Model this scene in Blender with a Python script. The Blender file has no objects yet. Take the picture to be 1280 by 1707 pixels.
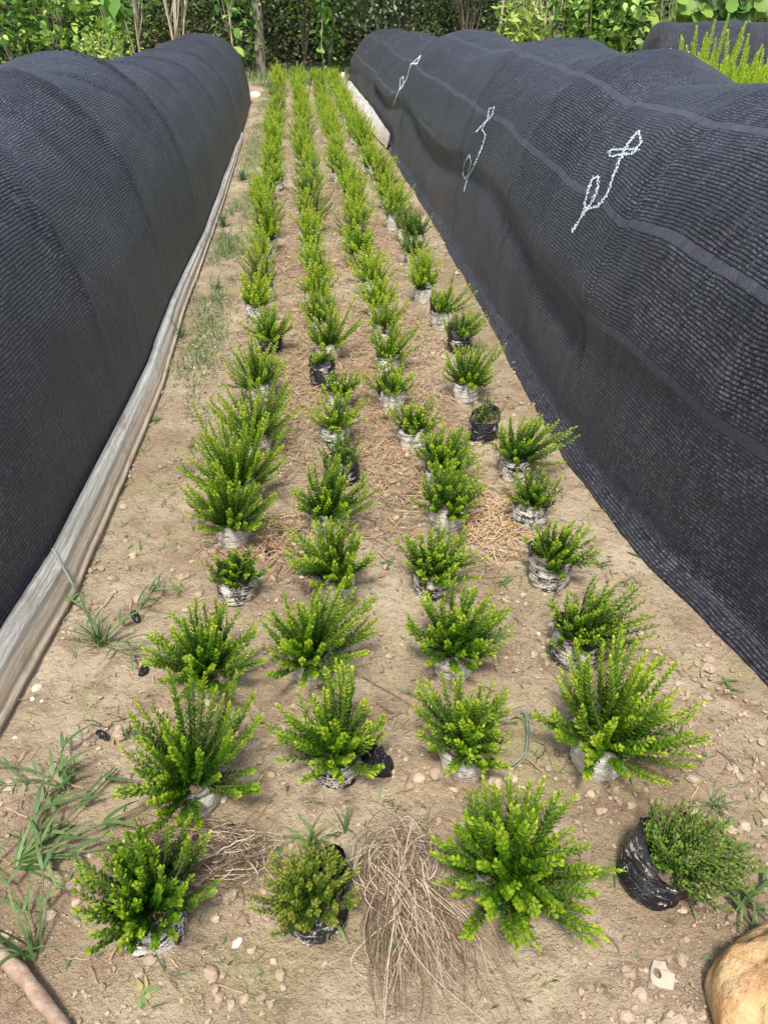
import bpy, math, random
import numpy as np
from mathutils import Vector, Matrix
from mathutils.bvhtree import BVHTree
SC = bpy.context.scene
COL = SC.collection
PI = math.pi
# ---------------------------------------------------------------- camera
F = 1282.0; CX = 640.0; CY = 853.5; VPX, VPY = 503.0, -40.0; CAMH = 1.5
_th = math.atan((CY - VPY) / F)
_Y = np.array([(VPX - CX) / F, (CY - VPY) / F, 1.0]); _Y /= np.linalg.norm(_Y)
_Z = np.array([0, math.cos(_th), -math.sin(_th)])
_X = np.cross(_Y, _Z)
if _X[0] < 0: _X = -_X
RM = np.array([_X, _Y, _Z])
def ray(px, py): return RM @ np.array([(px - CX) / F, (CY - py) / F, 1.0])
def at(px, py, z=0.0):
    d = ray(px, py); t = (z - CAMH) / d[2]; return d[0] * t, d[1] * t
def atY(px, py, y):
    d = ray(px, py); t = y / d[1]; return d[0] * t, CAMH + d[2] * t
cam_d = bpy.data.cameras.new('camera'); cam = bpy.data.objects.new('camera', cam_d); COL.objects.link(cam)
r_, u_, f_ = RM @ np.array([1, 0, 0]), RM @ np.array([0, 1, 0]), RM @ np.array([0, 0, 1])
cam.matrix_world = Matrix([[r_[0], u_[0], -f_[0], 0], [r_[1], u_[1], -f_[1], 0], [r_[2], u_[2], -f_[2], CAMH], [0, 0, 0, 1]])
cam_d.sensor_fit = 'HORIZONTAL'; cam_d.sensor_width = 36; cam_d.lens = 36 * F / 1280
cam_d.clip_start = 0.05; cam_d.clip_end = 300
SC.camera = cam
# ---------------------------------------------------------------- light
SUN_EL, SUN_AZ = math.radians(64), math.radians(192)     # azimuth clockwise from +Y: high behind the camera
w = bpy.data.worlds.new('World'); SC.world = w; w.use_nodes = True
nt = w.node_tree; bg = nt.nodes['Background']
sky = nt.nodes.new('ShaderNodeTexSky'); sky.sky_type = 'NISHITA'; sky.sun_disc = False
sky.sun_elevation = SUN_EL; sky.sun_rotation = SUN_AZ; sky.air_density = 1.0; sky.dust_density = 3.0; sky.ozone_density = 1.0
nt.links.new(sky.outputs[0], bg.inputs[0]); bg.inputs[1].default_value = 0.15
sl = bpy.data.lights.new('sun', 'SUN'); sl.energy = 2.9; sl.angle = math.radians(9); sl.color = (1, 0.955, 0.88)
so = bpy.data.objects.new('sun', sl); COL.objects.link(so)
sd = Vector((math.sin(SUN_AZ) * math.cos(SUN_EL), math.cos(SUN_AZ) * math.cos(SUN_EL), math.sin(SUN_EL)))
so.rotation_euler = sd.to_track_quat('Z', 'Y').to_euler(); so.location = sd * 30
SC.view_settings.view_transform = 'Standard'; SC.view_settings.look = 'None'
SC.view_settings.exposure = 0.60; SC.view_settings.gamma = 1
# ---------------------------------------------------------------- helpers
rng = np.random.default_rng(7)
def _h(ix, iy, s):
    n = (ix * 374761393 + iy * 668265263 + s * 1442695041) & 0x7fffffff
    n = ((n ^ (n >> 13)) * 1274126177) & 0x7fffffff
    return ((n ^ (n >> 16)) & 0xffff) / 65535.0
def vnoise(x, y, s=0):
    x = np.asarray(x, float); y = np.asarray(y, float)
    ix = np.floor(x).astype(np.int64); iy = np.floor(y).astype(np.int64)
    fx = x - ix; fy = y - iy; fx = fx * fx * (3 - 2 * fx); fy = fy * fy * (3 - 2 * fy)
    a = _h(ix, iy, s); b = _h(ix + 1, iy, s); c = _h(ix, iy + 1, s); d = _h(ix + 1, iy + 1, s)
    return (a * (1 - fx) + b * fx) * (1 - fy) + (c * (1 - fx) + d * fx) * fy
def fbm(x, y, s=0, o=4):
    t = 0; a = 0.5
    for k in range(o): t = t + a * (vnoise(x * 2 ** k + 17.3 * k, y * 2 ** k - 9.1 * k, s + k) - 0.5); a *= 0.5
    return t
def gh(x, y):
    x = np.asarray(x, float); y = np.asarray(y, float)
    return 0.035 * fbm(x * 1.3, y * 1.3, 3, 3) + 0.016 * fbm(x * 9, y * 9, 5, 3)
def gz(x, y): return float(gh(x, y))
def tag(o, label, cat=None, group=None, kind=None):
    if label: o['label'] = label
    if cat: o['category'] = cat
    if group: o['group'] = group
    if kind: o['kind'] = kind
    return o
def empty(name, loc, rz=0.0):
    o = bpy.data.objects.new(name, None); COL.objects.link(o); o.location = loc; o.rotation_euler = (0, 0, rz)
    o.empty_display_size = 0.05
    return o
def link(name, me, mat=None, parent=None, loc=None):
    o = bpy.data.objects.new(name, me); COL.objects.link(o)
    if mat and not me.materials: me.materials.append(mat)
    if parent: o.parent = parent
    if loc is not None: o.location = loc
    return o
class MB:
    """collects vertices, faces, and a per-vertex float 'tint'"""
    def __init__(s): s.v = []; s.f = []; s.sz = []; s.t = []; s.n = 0
    def add(s, V, faces, tint=0.0):
        V = np.asarray(V, float).reshape(-1, 3)
        for k in (3, 4):
            q = [f for f in faces if len(f) == k]
            if q: q = np.array(q, dtype=np.int64) + s.n; s.f.append(q.ravel()); s.sz.append(np.full(len(q), k))
        s.v.append(V); t = np.zeros(len(V)) + tint; s.t.append(t); s.n += len(V)
    def inst(s, T, TF, M, P, tint):
        """T (k,3) template, M (n,3,3) column axes, P (n,3), tint (n,) or (n,k)"""
        V = np.einsum('nij,kj->nki', M, T) + P[:, None, :]
        n, k = len(P), len(T); base = s.n + np.arange(n) * k
        for kk in (3, 4):
            q = [f for f in TF if len(f) == kk]
            if q:
                q = np.array(q, dtype=np.int64)
                a = (base[:, None, None] + q[None]).reshape(-1, kk); s.f.append(a.ravel()); s.sz.append(np.full(len(a), kk))
        s.v.append(V.reshape(-1, 3)); t = np.asarray(tint, float)
        if t.ndim == 1: t = np.repeat(t, k)
        s.t.append(t.ravel()); s.n += n * k
    def mesh(s, name, smooth=True):
        me = bpy.data.meshes.new(name)
        V = np.concatenate(s.v); L = np.concatenate(s.f); S = np.concatenate(s.sz)
        me.vertices.add(len(V)); me.vertices.foreach_set('co', V.ravel().astype(np.float32))
        me.loops.add(len(L)); me.loops.foreach_set('vertex_index', L.astype(np.int32))
        me.polygons.add(len(S)); st = np.concatenate([[0], np.cumsum(S)[:-1]])
        me.polygons.foreach_set('loop_start', st.astype(np.int32)); me.polygons.foreach_set('loop_total', S.astype(np.int32))
        me.polygons.foreach_set('use_smooth', np.full(len(S), smooth))
        at_ = me.attributes.new('tint', 'FLOAT', 'POINT'); at_.data.foreach_set('value', np.concatenate(s.t).astype(np.float32))
        me.update(calc_edges=True); me.validate()
        return me
def frame(d):
    """(n,3) directions -> two unit vectors perpendicular to them"""
    d = d / np.linalg.norm(d, axis=-1, keepdims=True)
    up = np.where(np.abs(d[..., 2:3]) > 0.95, np.array([1.0, 0, 0]), np.array([0, 0, 1.0]))
    a = np.cross(d, up); a /= np.linalg.norm(a, axis=-1, keepdims=True)
    return d, a, np.cross(d, a)
def tube(mb, pts, rad, k=6, tint=0.0, flat=1.0, cap=True):
    pts = np.asarray(pts, float); n = len(pts); rad = np.zeros(n) + rad
    d = np.gradient(pts, axis=0); d += 1e-9; _, a, b = frame(d)
    for i in range(1, n):
        if np.dot(a[i], a[i - 1]) < 0: a[i] *= -1; b[i] *= -1
    th = np.arange(k) * 2 * PI / k
    V = pts[:, None] + rad[:, None, None] * (np.cos(th)[None, :, None] * a[:, None] + flat * np.sin(th)[None, :, None] * b[:, None])
    fs = [(i * k + j, i * k + (j + 1) % k, (i + 1) * k + (j + 1) % k, (i + 1) * k + j) for i in range(n - 1) for j in range(k)]
    V = V.reshape(-1, 3)
    if cap:
        V = np.vstack([V, pts[:1], pts[-1:]]); c0 = n * k
        fs += [((j + 1) % k, j, c0) for j in range(k)] + [((n - 1) * k + j, (n - 1) * k + (j + 1) % k, c0 + 1) for j in range(k)]
        if np.ndim(tint): tint = np.concatenate([np.repeat(tint, k), tint[:1], tint[-1:]])
    mb.add(V, fs, tint)
def blob(mb, c, r, seed=0, rough=0.25, sub=12, tint=0.0, flatb=1.0):
    """an uneven stone or clod"""
    nu, nv = sub * 2, sub
    V = []
    for j in range(nv + 1):
        ph = PI * j / nv
        for i in range(nu):
            t = 2 * PI * i / nu; V.append((math.sin(ph) * math.cos(t), math.sin(ph) * math.sin(t), math.cos(ph)))
    V = np.array(V)
    k = 1 + rough * 2 * (fbm(V[:, 0] * 1.7 + V[:, 2] * 1.1 + seed, V[:, 1] * 1.7 - V[:, 2] * 0.7 + seed * 3, 11, 4))
    V = V * k[:, None] * np.asarray(r); V[:, 2] = np.where(V[:, 2] < 0, V[:, 2] * flatb, V[:, 2])
    fs = [(j * nu + i, j * nu + (i + 1) % nu, (j + 1) * nu + (i + 1) % nu, (j + 1) * nu + i) for j in range(nv) for i in range(nu)]
    mb.add(V + np.asarray(c), [f[::-1] for f in fs], tint)
# ---------------------------------------------------------------- materials
class NT:
    def __init__(s, name):
        s.m = bpy.data.materials.new(name); s.m.use_nodes = True; s.t = s.m.node_tree; s.p = s.t.nodes['Principled BSDF']
        s.out = s.t.nodes['Material Output']
    def n(s, typ, **kw):
        o = s.t.nodes.new(typ)
        for k, v in kw.items(): setattr(o, k, v)
        return o
    def set(s, o, k, v):
        if hasattr(v, 'is_linked') or isinstance(v, bpy.types.NodeSocket): s.t.links.new(v, o.inputs[k])
        else: o.inputs[k].default_value = v
    def math(s, op, a, b=0.0, c=None, clamp=False):
        o = s.n('ShaderNodeMath', operation=op); o.use_clamp = clamp; s.set(o, 0, a); s.set(o, 1, b)
        if c is not None: s.set(o, 2, c)
        return o.outputs[0]
    def mix(s, f, a, b):
        o = s.n('ShaderNodeMix', data_type='RGBA')
        s.set(o, 0, f); s.set(o, 6, a if not isinstance(a, tuple) else (*a, 1)); s.set(o, 7, b if not isinstance(b, tuple) else (*b, 1))
        return o.outputs[2]
    def noise(s, vec, scale, detail=3, rough=0.55, dist=0.0, out='Fac'):
        o = s.n('ShaderNodeTexNoise'); s.set(o, 'Scale', scale); s.set(o, 'Detail', detail); s.set(o, 'Roughness', rough); s.set(o, 'Distortion', dist)
        if vec is not None: s.t.links.new(vec, o.inputs['Vector'])
        return o.outputs[out]
    def voro(s, vec, scale, feature='F1', out='Distance'):
        o = s.n('ShaderNodeTexVoronoi', feature=feature); s.set(o, 'Scale', scale)
        if vec is not None: s.t.links.new(vec, o.inputs['Vector'])
        return o.outputs[out]
    def ramp(s, f, stops):
        o = s.n('ShaderNodeValToRGB'); s.set(o, 0, f); e = o.color_ramp.elements
        while len(e) < len(stops): e.new(0.5)
        for q, (p, c) in zip(e, stops): q.position = p; q.color = (*c, 1) if isinstance(c, tuple) else (c, c, c, 1)
        return o.outputs[0]
    def step(s, f, a, b):
        o = s.n('ShaderNodeMapRange', interpolation_type='SMOOTHSTEP'); s.set(o, 0, f); s.set(o, 1, a); s.set(o, 2, b); return o.outputs[0]
    def obj(s): return s.n('ShaderNodeTexCoord').outputs['Object']
    def pos(s): return s.n('ShaderNodeNewGeometry').outputs['Position']
    def attr(s, name, out='Fac'): return s.n('ShaderNodeAttribute', attribute_name=name).outputs[out]
    def scalev(s, vec, sc, loc=None):
        o = s.n('ShaderNodeMapping'); s.t.links.new(vec, o.inputs[0]); o.inputs['Scale'].default_value = sc
        if loc: o.inputs['Location'].default_value = loc
        return o.outputs[0]
    def bump(s, h, strength=0.5, dist=0.01):
        o = s.n('ShaderNodeBump'); s.set(o, 'Height', h); s.set(o, 'Strength', strength); s.set(o, 'Distance', dist)
        s.t.links.new(o.outputs[0], s.p.inputs['Normal']); return o
    def base(s, c, rough=0.6, spec=0.5):
        s.set(s.p, 'Base Color', c if not isinstance(c, tuple) else (*c, 1)); s.set(s.p, 'Roughness', rough); s.set(s.p, 'Specular IOR Level', spec); return s.m
def leaf_mat(name, stops, rough=0.4, trans=0.3, spec=0.5, var=0.35):
    N = NT(name); t = N.attr('tint')
    nz = N.noise(N.obj(), 60, 1); oi = N.n('ShaderNodeObjectInfo').outputs['Random']
    t = N.math('ADD', t, N.math('MULTIPLY', N.math('SUBTRACT', oi, 0.5), 0.14)); f = N.math('ADD', t, N.math('MULTIPLY', N.math('SUBTRACT', nz, 0.5), var), clamp=True)
    c = N.ramp(f, stops); N.base(c, rough, spec)
    tr = N.n('ShaderNodeBsdfTranslucent'); N.set(tr, 'Color', c)
    mx = N.n('ShaderNodeMixShader'); mx.inputs[0].default_value = trans
    N.t.links.new(N.p.outputs[0], mx.inputs[1]); N.t.links.new(tr.outputs[0], mx.inputs[2]); N.t.links.new(mx.outputs[0], N.out.inputs[0])
    return N.m
M = {}
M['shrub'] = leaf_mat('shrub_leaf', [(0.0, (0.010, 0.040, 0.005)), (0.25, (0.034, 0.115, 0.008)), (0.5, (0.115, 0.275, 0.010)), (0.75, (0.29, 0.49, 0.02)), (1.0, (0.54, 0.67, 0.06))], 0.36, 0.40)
M['shrub_dark'] = leaf_mat('shrub_leaf_dark', [(0.0, (0.010, 0.038, 0.008)), (0.35, (0.035, 0.115, 0.012)), (0.75, (0.11, 0.25, 0.025)), (1.0, (0.22, 0.32, 0.05))], 0.3, 0.22)
M['shrub_olive'] = leaf_mat('shrub_leaf_olive', [(0.0, (0.016, 0.045, 0.008)), (0.4, (0.045, 0.120, 0.012)), (0.75, (0.18, 0.28, 0.022)), (1.0, (0.34, 0.36, 0.06))], 0.33, 0.22)
M['grass'] = leaf_mat('grass_blade', [(0.0, (0.05, 0.105, 0.035)), (0.5, (0.12, 0.22, 0.065)), (0.8, (0.25, 0.35, 0.12)), (1.0, (0.45, 0.42, 0.16))], 0.5, 0.3)
M['vine'] = leaf_mat('vine_leaf', [(0.0, (0.020, 0.060, 0.012)), (0.35, (0.06, 0.15, 0.025)), (0.7, (0.19, 0.40, 0.06)), (1.0, (0.42, 0.60, 0.12))], 0.45, 0.35, 0.5, 0.25)
M['tree_dark'] = leaf_mat('dark_tree_leaf', [(0.0, (0.014, 0.034, 0.012)), (0.5, (0.045, 0.092, 0.028)), (0.85, (0.12, 0.20, 0.07)), (1.0, (0.28, 0.34, 0.2))], 0.3, 0.15)
M['yellow_leaf'] = leaf_mat('yellow_green_leaf', [(0.0, (0.12, 0.22, 0.03)), (0.5, (0.30, 0.45, 0.07)), (1.0, (0.62, 0.66, 0.22))], 0.5, 0.35)
M['dry_leaf'] = leaf_mat('dry_brown_leaf', [(0.0, (0.03, 0.022, 0.012)), (0.5, (0.10, 0.075, 0.04)), (1.0, (0.30, 0.24, 0.14))], 0.7, 0.15)
def mk_soil():
    N = NT('dry_soil'); P = N.pos()
    a = N.noise(P, 1.7, 5, 0.6); b = N.noise(P, 9, 5, 0.62); c = N.noise(P, 60, 4, 0.65); d = N.noise(P, 260, 3, 0.7)
    col = N.ramp(a, [(0.34, (0.30, 0.212, 0.132)), (0.5, (0.43, 0.333, 0.218)), (0.66, (0.55, 0.452, 0.312))])
    col = N.mix(N.math('MULTIPLY', N.step(b, 0.50, 0.64), 0.62), col, (0.26, 0.175, 0.125))
    col = N.mix(N.math('MULTIPLY', N.step(b, 0.46, 0.30), 0.55), col, (0.62, 0.50, 0.355))
    g = N.noise(N.scalev(P, (1, 1, 1), (5, 3, 0)), 4.5, 4, 0.6)
    col = N.mix(N.math('MULTIPLY', N.step(g, 0.50, 0.70), 0.50), col, (0.36, 0.34, 0.15))
    col = N.mix(N.math('MULTIPLY', N.step(c, 0.55, 0.72), 0.70), col, (0.17, 0.115, 0.08))
    col = N.mix(N.math('MULTIPLY', N.step(d, 0.56, 0.70), 0.55), col, (0.70, 0.60, 0.46))
    sp = N.voro(P, 110, 'F1'); pick = N.voro(P, 110, 'F1', 'Color')
    sepp = N.n('ShaderNodeSeparateColor'); N.t.links.new(pick, sepp.inputs[0])
    peb = N.math('MULTIPLY', N.step(sp, 0.36, 0.24), N.step(sepp.outputs[0], 0.80, 0.86))
    col = N.mix(N.math('MULTIPLY', peb, 0.8), col, (0.62, 0.54, 0.42))
    wv = N.n('ShaderNodeVectorMath', operation='ADD'); N.t.links.new(P, wv.inputs[0])
    nv = N.n('ShaderNodeVectorMath', operation='SCALE'); N.t.links.new(N.noise(P, 18, 3, 0.6, out='Color'), nv.inputs[0]); nv.inputs['Scale'].default_value = 0.06
    N.t.links.new(nv.outputs[0], wv.inputs[1])
    ed = N.voro(wv.outputs[0], 15, 'DISTANCE_TO_EDGE'); mask = N.step(N.noise(P, 2.8, 2), 0.60, 0.70)
    crack = N.math('MULTIPLY', N.step(ed, 0.030, 0.006), mask)
    col = N.mix(N.math('MULTIPLY', crack, 0.75), col, (0.10, 0.062, 0.04))
    N.base(col, 0.95, 0.2)
    h = N.math('ADD', N.math('MULTIPLY', c, 1.0), N.math('MULTIPLY', d, 0.35))
    h = N.math('ADD', h, N.math('MULTIPLY', b, 1.6)); h = N.math('SUBTRACT', h, N.math('MULTIPLY', crack, 0.8)); h = N.math('ADD', h, N.math('MULTIPLY', peb, 0.35))
    N.bump(h, 1.0, 0.018); return N.m
M['soil'] = mk_soil()
def mk_clod(name, c1, c2, sc=120):
    N = NT(name); P = N.pos(); a = N.noise(P, sc * 0.25, 4, 0.6); b = N.noise(P, sc, 4, 0.7); t = N.attr('tint')
    col = N.mix(N.math('ADD', N.math('MULTIPLY', t, 0.6), N.math('MULTIPLY', a, 0.5), clamp=True), c1, c2); N.base(col, 0.92, 0.25)
    N.bump(b, 0.7, 0.006); return N.m
M['clod'] = mk_clod('soil_clod', (0.22, 0.15, 0.10), (0.58, 0.46, 0.33))
M['stone'] = mk_clod('pale_stone', (0.42, 0.34, 0.25), (0.82, 0.76, 0.65))
def mk_boulder():
    N = NT('ochre_rock'); P = N.obj(); a = N.noise(P, 7, 5, 0.65); b = N.noise(P, 45, 5, 0.7); c = N.noise(P, 14, 4, 0.6, 0.4)
    col = N.ramp(a, [(0.3, (0.46, 0.22, 0.10)), (0.45, (0.60, 0.37, 0.17)), (0.58, (0.70, 0.50, 0.28)), (0.7, (0.80, 0.68, 0.47))])
    col = N.mix(N.math('MULTIPLY', N.step(c, 0.5, 0.66), 0.6), col, (0.30, 0.26, 0.07)); col = N.mix(N.math('MULTIPLY', N.step(b, 0.56, 0.7), 0.5), col, (0.16, 0.10, 0.06))
    N.base(col, 0.85, 0.3); N.bump(N.math('ADD', a, N.math('MULTIPLY', b, 0.8)), 0.7, 0.02); return N.m
M['boulder'] = mk_boulder()
M['brick'] = mk_clod('red_clay_lump', (0.34, 0.22, 0.155), (0.52, 0.385, 0.29), 110)
def mk_bag(name, white):
    N = NT(name); P = N.obj()
    oi = N.n('ShaderNodeObjectInfo').outputs['Random']
    ad = N.n('ShaderNodeVectorMath', operation='ADD'); N.t.links.new(P, ad.inputs[0])
    cb = N.n('ShaderNodeCombineXYZ'); N.set(cb, 0, N.math('MULTIPLY', oi, 13.0)); N.set(cb, 1, N.math('MULTIPLY', oi, 7.0)); N.t.links.new(cb.outputs[0], ad.inputs[1])
    Q = ad.outputs[0]
    st = N.noise(N.scalev(Q, (14, 14, 150)), 1.0, 4, 0.6, 1.2); pt = N.noise(Q, 26, 4, 0.65); fine = N.noise(Q, 190, 2, 0.7)
    f = N.math('ADD', N.math('ADD', N.math('MULTIPLY', st, 0.55), N.math('MULTIPLY', pt, 0.75)), N.math('MULTIPLY', fine, 0.40))
    k = N.step(f, 1.075 - white, 1.14 - white)
    # the rim and the inside (tint 1) stay black film
    k = N.math('MULTIPLY', k, N.math('SUBTRACT', 1.0, N.attr('tint'), clamp=True))
    col = N.mix(k, (0.014, 0.014, 0.020), N.mix(N.step(N.math('ADD', N.math('MULTIPLY', st, 0.6), N.math('MULTIPLY', fine, 0.4)), 0.38, 0.58), (0.56, 0.51, 0.42), (0.84, 0.81, 0.73)))
    N.base(col, N.math('ADD', 0.28, N.math('MULTIPLY', k, 0.55)), 0.5); N.bump(N.math('ADD', N.math('MULTIPLY', st, 2.0), N.math('ADD', fine, N.math('MULTIPLY', k, 0.4))), 0.9, 0.004); return N.m
M['bag_white'] = mk_bag('chalky_white_bag', 0.42); M['bag_mixed'] = mk_bag('chalk_streaked_bag', 0.30); M['bag_black'] = mk_bag('black_bag', 0.17)
def mk_net(name, rows=0.014, hoops=(), bands=(), seed=0.0):
    N = NT(name); uv = N.n('ShaderNodeUVMap', uv_map='net').outputs[0]
    sp = N.n('ShaderNodeSeparateXYZ'); N.t.links.new(uv, sp.inputs[0]); u, v = sp.outputs[0], sp.outputs[1]
    big = N.noise(uv, 1.6, 3, 0.6); mid = N.noise(uv, 9, 3, 0.6)
    v2 = N.math('ADD', v, N.math('ADD', N.math('MULTIPLY', big, 0.04), N.math('MULTIPLY', mid, 0.016)))
    q = N.math('DIVIDE', v2, rows); fr = N.math('FRACT', q); fl = N.math('FLOOR', q)
    brk = N.noise(N.scalev(uv, (28, 9, 1)), 1.0, 2, 0.6)
    tape = N.math('MAXIMUM', N.math('MULTIPLY', N.step(fr, 0.0, 0.28), N.step(fr, 1.0, 0.68)), N.math('MULTIPLY', N.step(brk, 0.55, 0.70), 0.7))
    cb = N.n('ShaderNodeCombineXYZ'); N.set(cb, 0, N.math('MULTIPLY', u, 1.0)); N.set(cb, 1, N.math('MULTIPLY', fl, 1.37)); N.set(cb, 2, seed)
    dash = N.noise(N.scalev(cb.outputs[0], (95, 1, 1)), 1.0, 2, 0.6); dash2 = N.noise(N.scalev(uv, (260, 420, 1)), 1.0, 2, 0.7)
    lit = N.math('MULTIPLY', N.math('MULTIPLY', N.step(dash, 0.46, 0.60), N.step(dash2, 0.40, 0.62)), N.math('MULTIPLY', N.step(fr, 0.10, 0.35), N.step(fr, 0.95, 0.6)))
    var = N.step(N.noise(uv, 3.2, 3, 0.6), 0.35, 0.7)
    col = N.mix(tape, (0.004, 0.004, 0.006), N.mix(dash2, (0.006, 0.006, 0.010), (0.022, 0.022, 0.030)))
    col = N.mix(N.math('MULTIPLY', lit, N.math('ADD', 0.35, N.math('MULTIPLY', var, 0.65))), col, (0.24, 0.245, 0.275))  # pale dashes: tape highlights and film glints painted into the colour
    hb = tape
    for b_ in bands:
        wob = N.math('MULTIPLY', N.math('SUBTRACT', big, 0.5), 0.06)
        k = N.step(N.math('ABSOLUTE', N.math('SUBTRACT', N.math('ADD', v, wob), b_)), 0.017, 0.014)
        col = N.mix(k, col, (0.045, 0.045, 0.058)); hb = N.math('MAXIMUM', hb, k)
    for h_ in hoops:
        k = N.step(N.math('ABSOLUTE', N.math('SUBTRACT', N.math('ADD', u, N.math('MULTIPLY', big, 0.05)), h_ + 0.025)), 0.008, 0.004)
        col = N.mix(N.math('MULTIPLY', k, 0.75), col, (0.004, 0.004, 0.006))  # dark line per hoop: cross seam, with the crease's shade painted in
    col = N.mix(N.math('MULTIPLY', N.step(N.noise(uv, 2.3, 5, 0.7), 0.56, 0.8), 0.10), col, (0.15, 0.15, 0.165))
    cr = N.noise(N.scalev(uv, (14, 5, 1)), 1.0, 5, 0.75, 1.5); col = N.mix(N.math('MULTIPLY', N.step(cr, 0.46, 0.72), 0.20), col, (0.09, 0.095, 0.125))  # bluish crumple mottle puts part of the net's sheen into its colour
    N.base(col, 0.44, 0.42); N.set(N.p, 'Sheen Weight', 0.11); N.set(N.p, 'Sheen Roughness', 0.4); N.set(N.p, 'Sheen Tint', (0.9, 0.92, 1, 1))
    h = N.math('ADD', N.math('MULTIPLY', hb, 0.7), N.math('ADD', N.math('MULTIPLY', dash2, 0.35), N.math('MULTIPLY', cr, 2.6)))
    N.bump(h, 0.9, 0.007); return N.m
def mk_film():
    N = NT('dusty_plastic_film'); uv = N.n('ShaderNodeUVMap', uv_map='net').outputs[0]
    a = N.noise(N.scalev(uv, (2.6, 34, 1)), 1.0, 6, 0.7, 1.2); b = N.noise(uv, 7, 4, 0.6); c = N.noise(N.scalev(uv, (60, 160, 1)), 1.0, 3, 0.7)
    sp = N.n('ShaderNodeSeparateXYZ'); N.t.links.new(uv, sp.inputs[0])
    low = N.step(sp.outputs[1], 0.085, 0.125)
    col = N.mix(N.step(a, 0.35, 0.65), (0.47, 0.44, 0.38), (0.74, 0.71, 0.64)); col = N.mix(N.math('MULTIPLY', low, N.math('ADD', 0.55, N.math('MULTIPLY', a, 0.6), clamp=True)), col, (0.50, 0.39, 0.27))
    col = N.mix(N.math('MULTIPLY', N.step(b, 0.52, 0.68), 0.5), col, (0.27, 0.23, 0.18)); col = N.mix(N.math('MULTIPLY', N.step(c, 0.6, 0.72), 0.5), col, (0.85, 0.84, 0.82))
    N.base(col, N.math('ADD', 0.40, N.math('MULTIPLY', b, 0.35)), 0.45); N.bump(N.math('ADD', a, N.math('MULTIPLY', b, 1.5)), 0.6, 0.012); return N.m
M['film'] = mk_film()
def plain(name, c, rough=0.6, sc=40, amt=0.35, bump=0.004):
    N = NT(name); nz = N.noise(N.obj(), sc, 4, 0.65)
    N.base(N.mix(nz, tuple(x * (1 - amt) for x in c), tuple(min(1, x * (1 + amt)) for x in c)), rough); N.bump(nz, 0.6, bump); return N.m
M['black_film'] = plain('black_plastic', (0.014, 0.014, 0.018), 0.28, 30, 0.4, 0.01)
M['rope'] = plain('blue_green_rope', (0.12, 0.38, 0.36), 0.6, 300)
M['paint'] = plain('chalk_white_paint', (0.60, 0.68, 0.71), 0.8, 90, 0.15)
M['wire'] = plain('grey_green_twine', (0.24, 0.30, 0.26), 0.5, 200)
M['white'] = plain('white_plastic', (0.72, 0.72, 0.70), 0.5, 20, 0.15)
M['red'] = plain('red_petal', (0.62, 0.06, 0.05), 0.5)
M['potsoil'] = plain('potting_soil', (0.16, 0.115, 0.08), 0.95, 90, 0.6, 0.01)
M['twig'] = plain('shrub_stem', (0.16, 0.12, 0.07), 0.8, 90)
def straw_mat(name, stops):
    N = NT(name); t = N.attr('tint'); nz = N.noise(N.obj(), 70, 3)
    N.base(N.ramp(N.math('ADD', t, N.math('MULTIPLY', N.math('SUBTRACT', nz, 0.5), 0.5), clamp=True), stops), 0.65, 0.4); return N.m
M['straw'] = straw_mat('dry_straw', [(0.0, (0.10, 0.065, 0.04)), (0.4, (0.29, 0.20, 0.13)), (0.75, (0.44, 0.33, 0.225)), (1.0, (0.68, 0.57, 0.42))])
M['litter'] = straw_mat('straw_litter', [(0.0, (0.15, 0.085, 0.045)), (0.5, (0.37, 0.23, 0.125)), (1.0, (0.64, 0.47, 0.28))])
def mk_bark(name, c1, c2, patch=None):
    N = NT(name); P = N.obj(); a = N.noise(N.scalev(P, (1, 1, 0.25)), 22, 5, 0.65); b = N.noise(P, 7, 4, 0.6)
    col = N.mix(N.step(a, 0.35, 0.65), c1, c2)
    if patch: col = N.mix(N.step(b, 0.58, 0.64), col, patch)
    N.base(col, 0.8); N.bump(a, 0.8, 0.012); return N.m
M['bark'] = mk_bark('rough_brown_bark', (0.11, 0.09, 0.065), (0.36, 0.29, 0.215), (0.45, 0.42, 0.34))
M['pale_bark'] = mk_bark('pale_bark', (0.30, 0.25, 0.17), (0.66, 0.58, 0.42))
M['green_stem'] = mk_bark('pale_green_stem', (0.22, 0.30, 0.10), (0.55, 0.60, 0.32))
M['stick'] = mk_bark('pinkish_stick_bark', (0.26, 0.17, 0.12), (0.45, 0.33, 0.25), (0.74, 0.69, 0.63))
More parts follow.
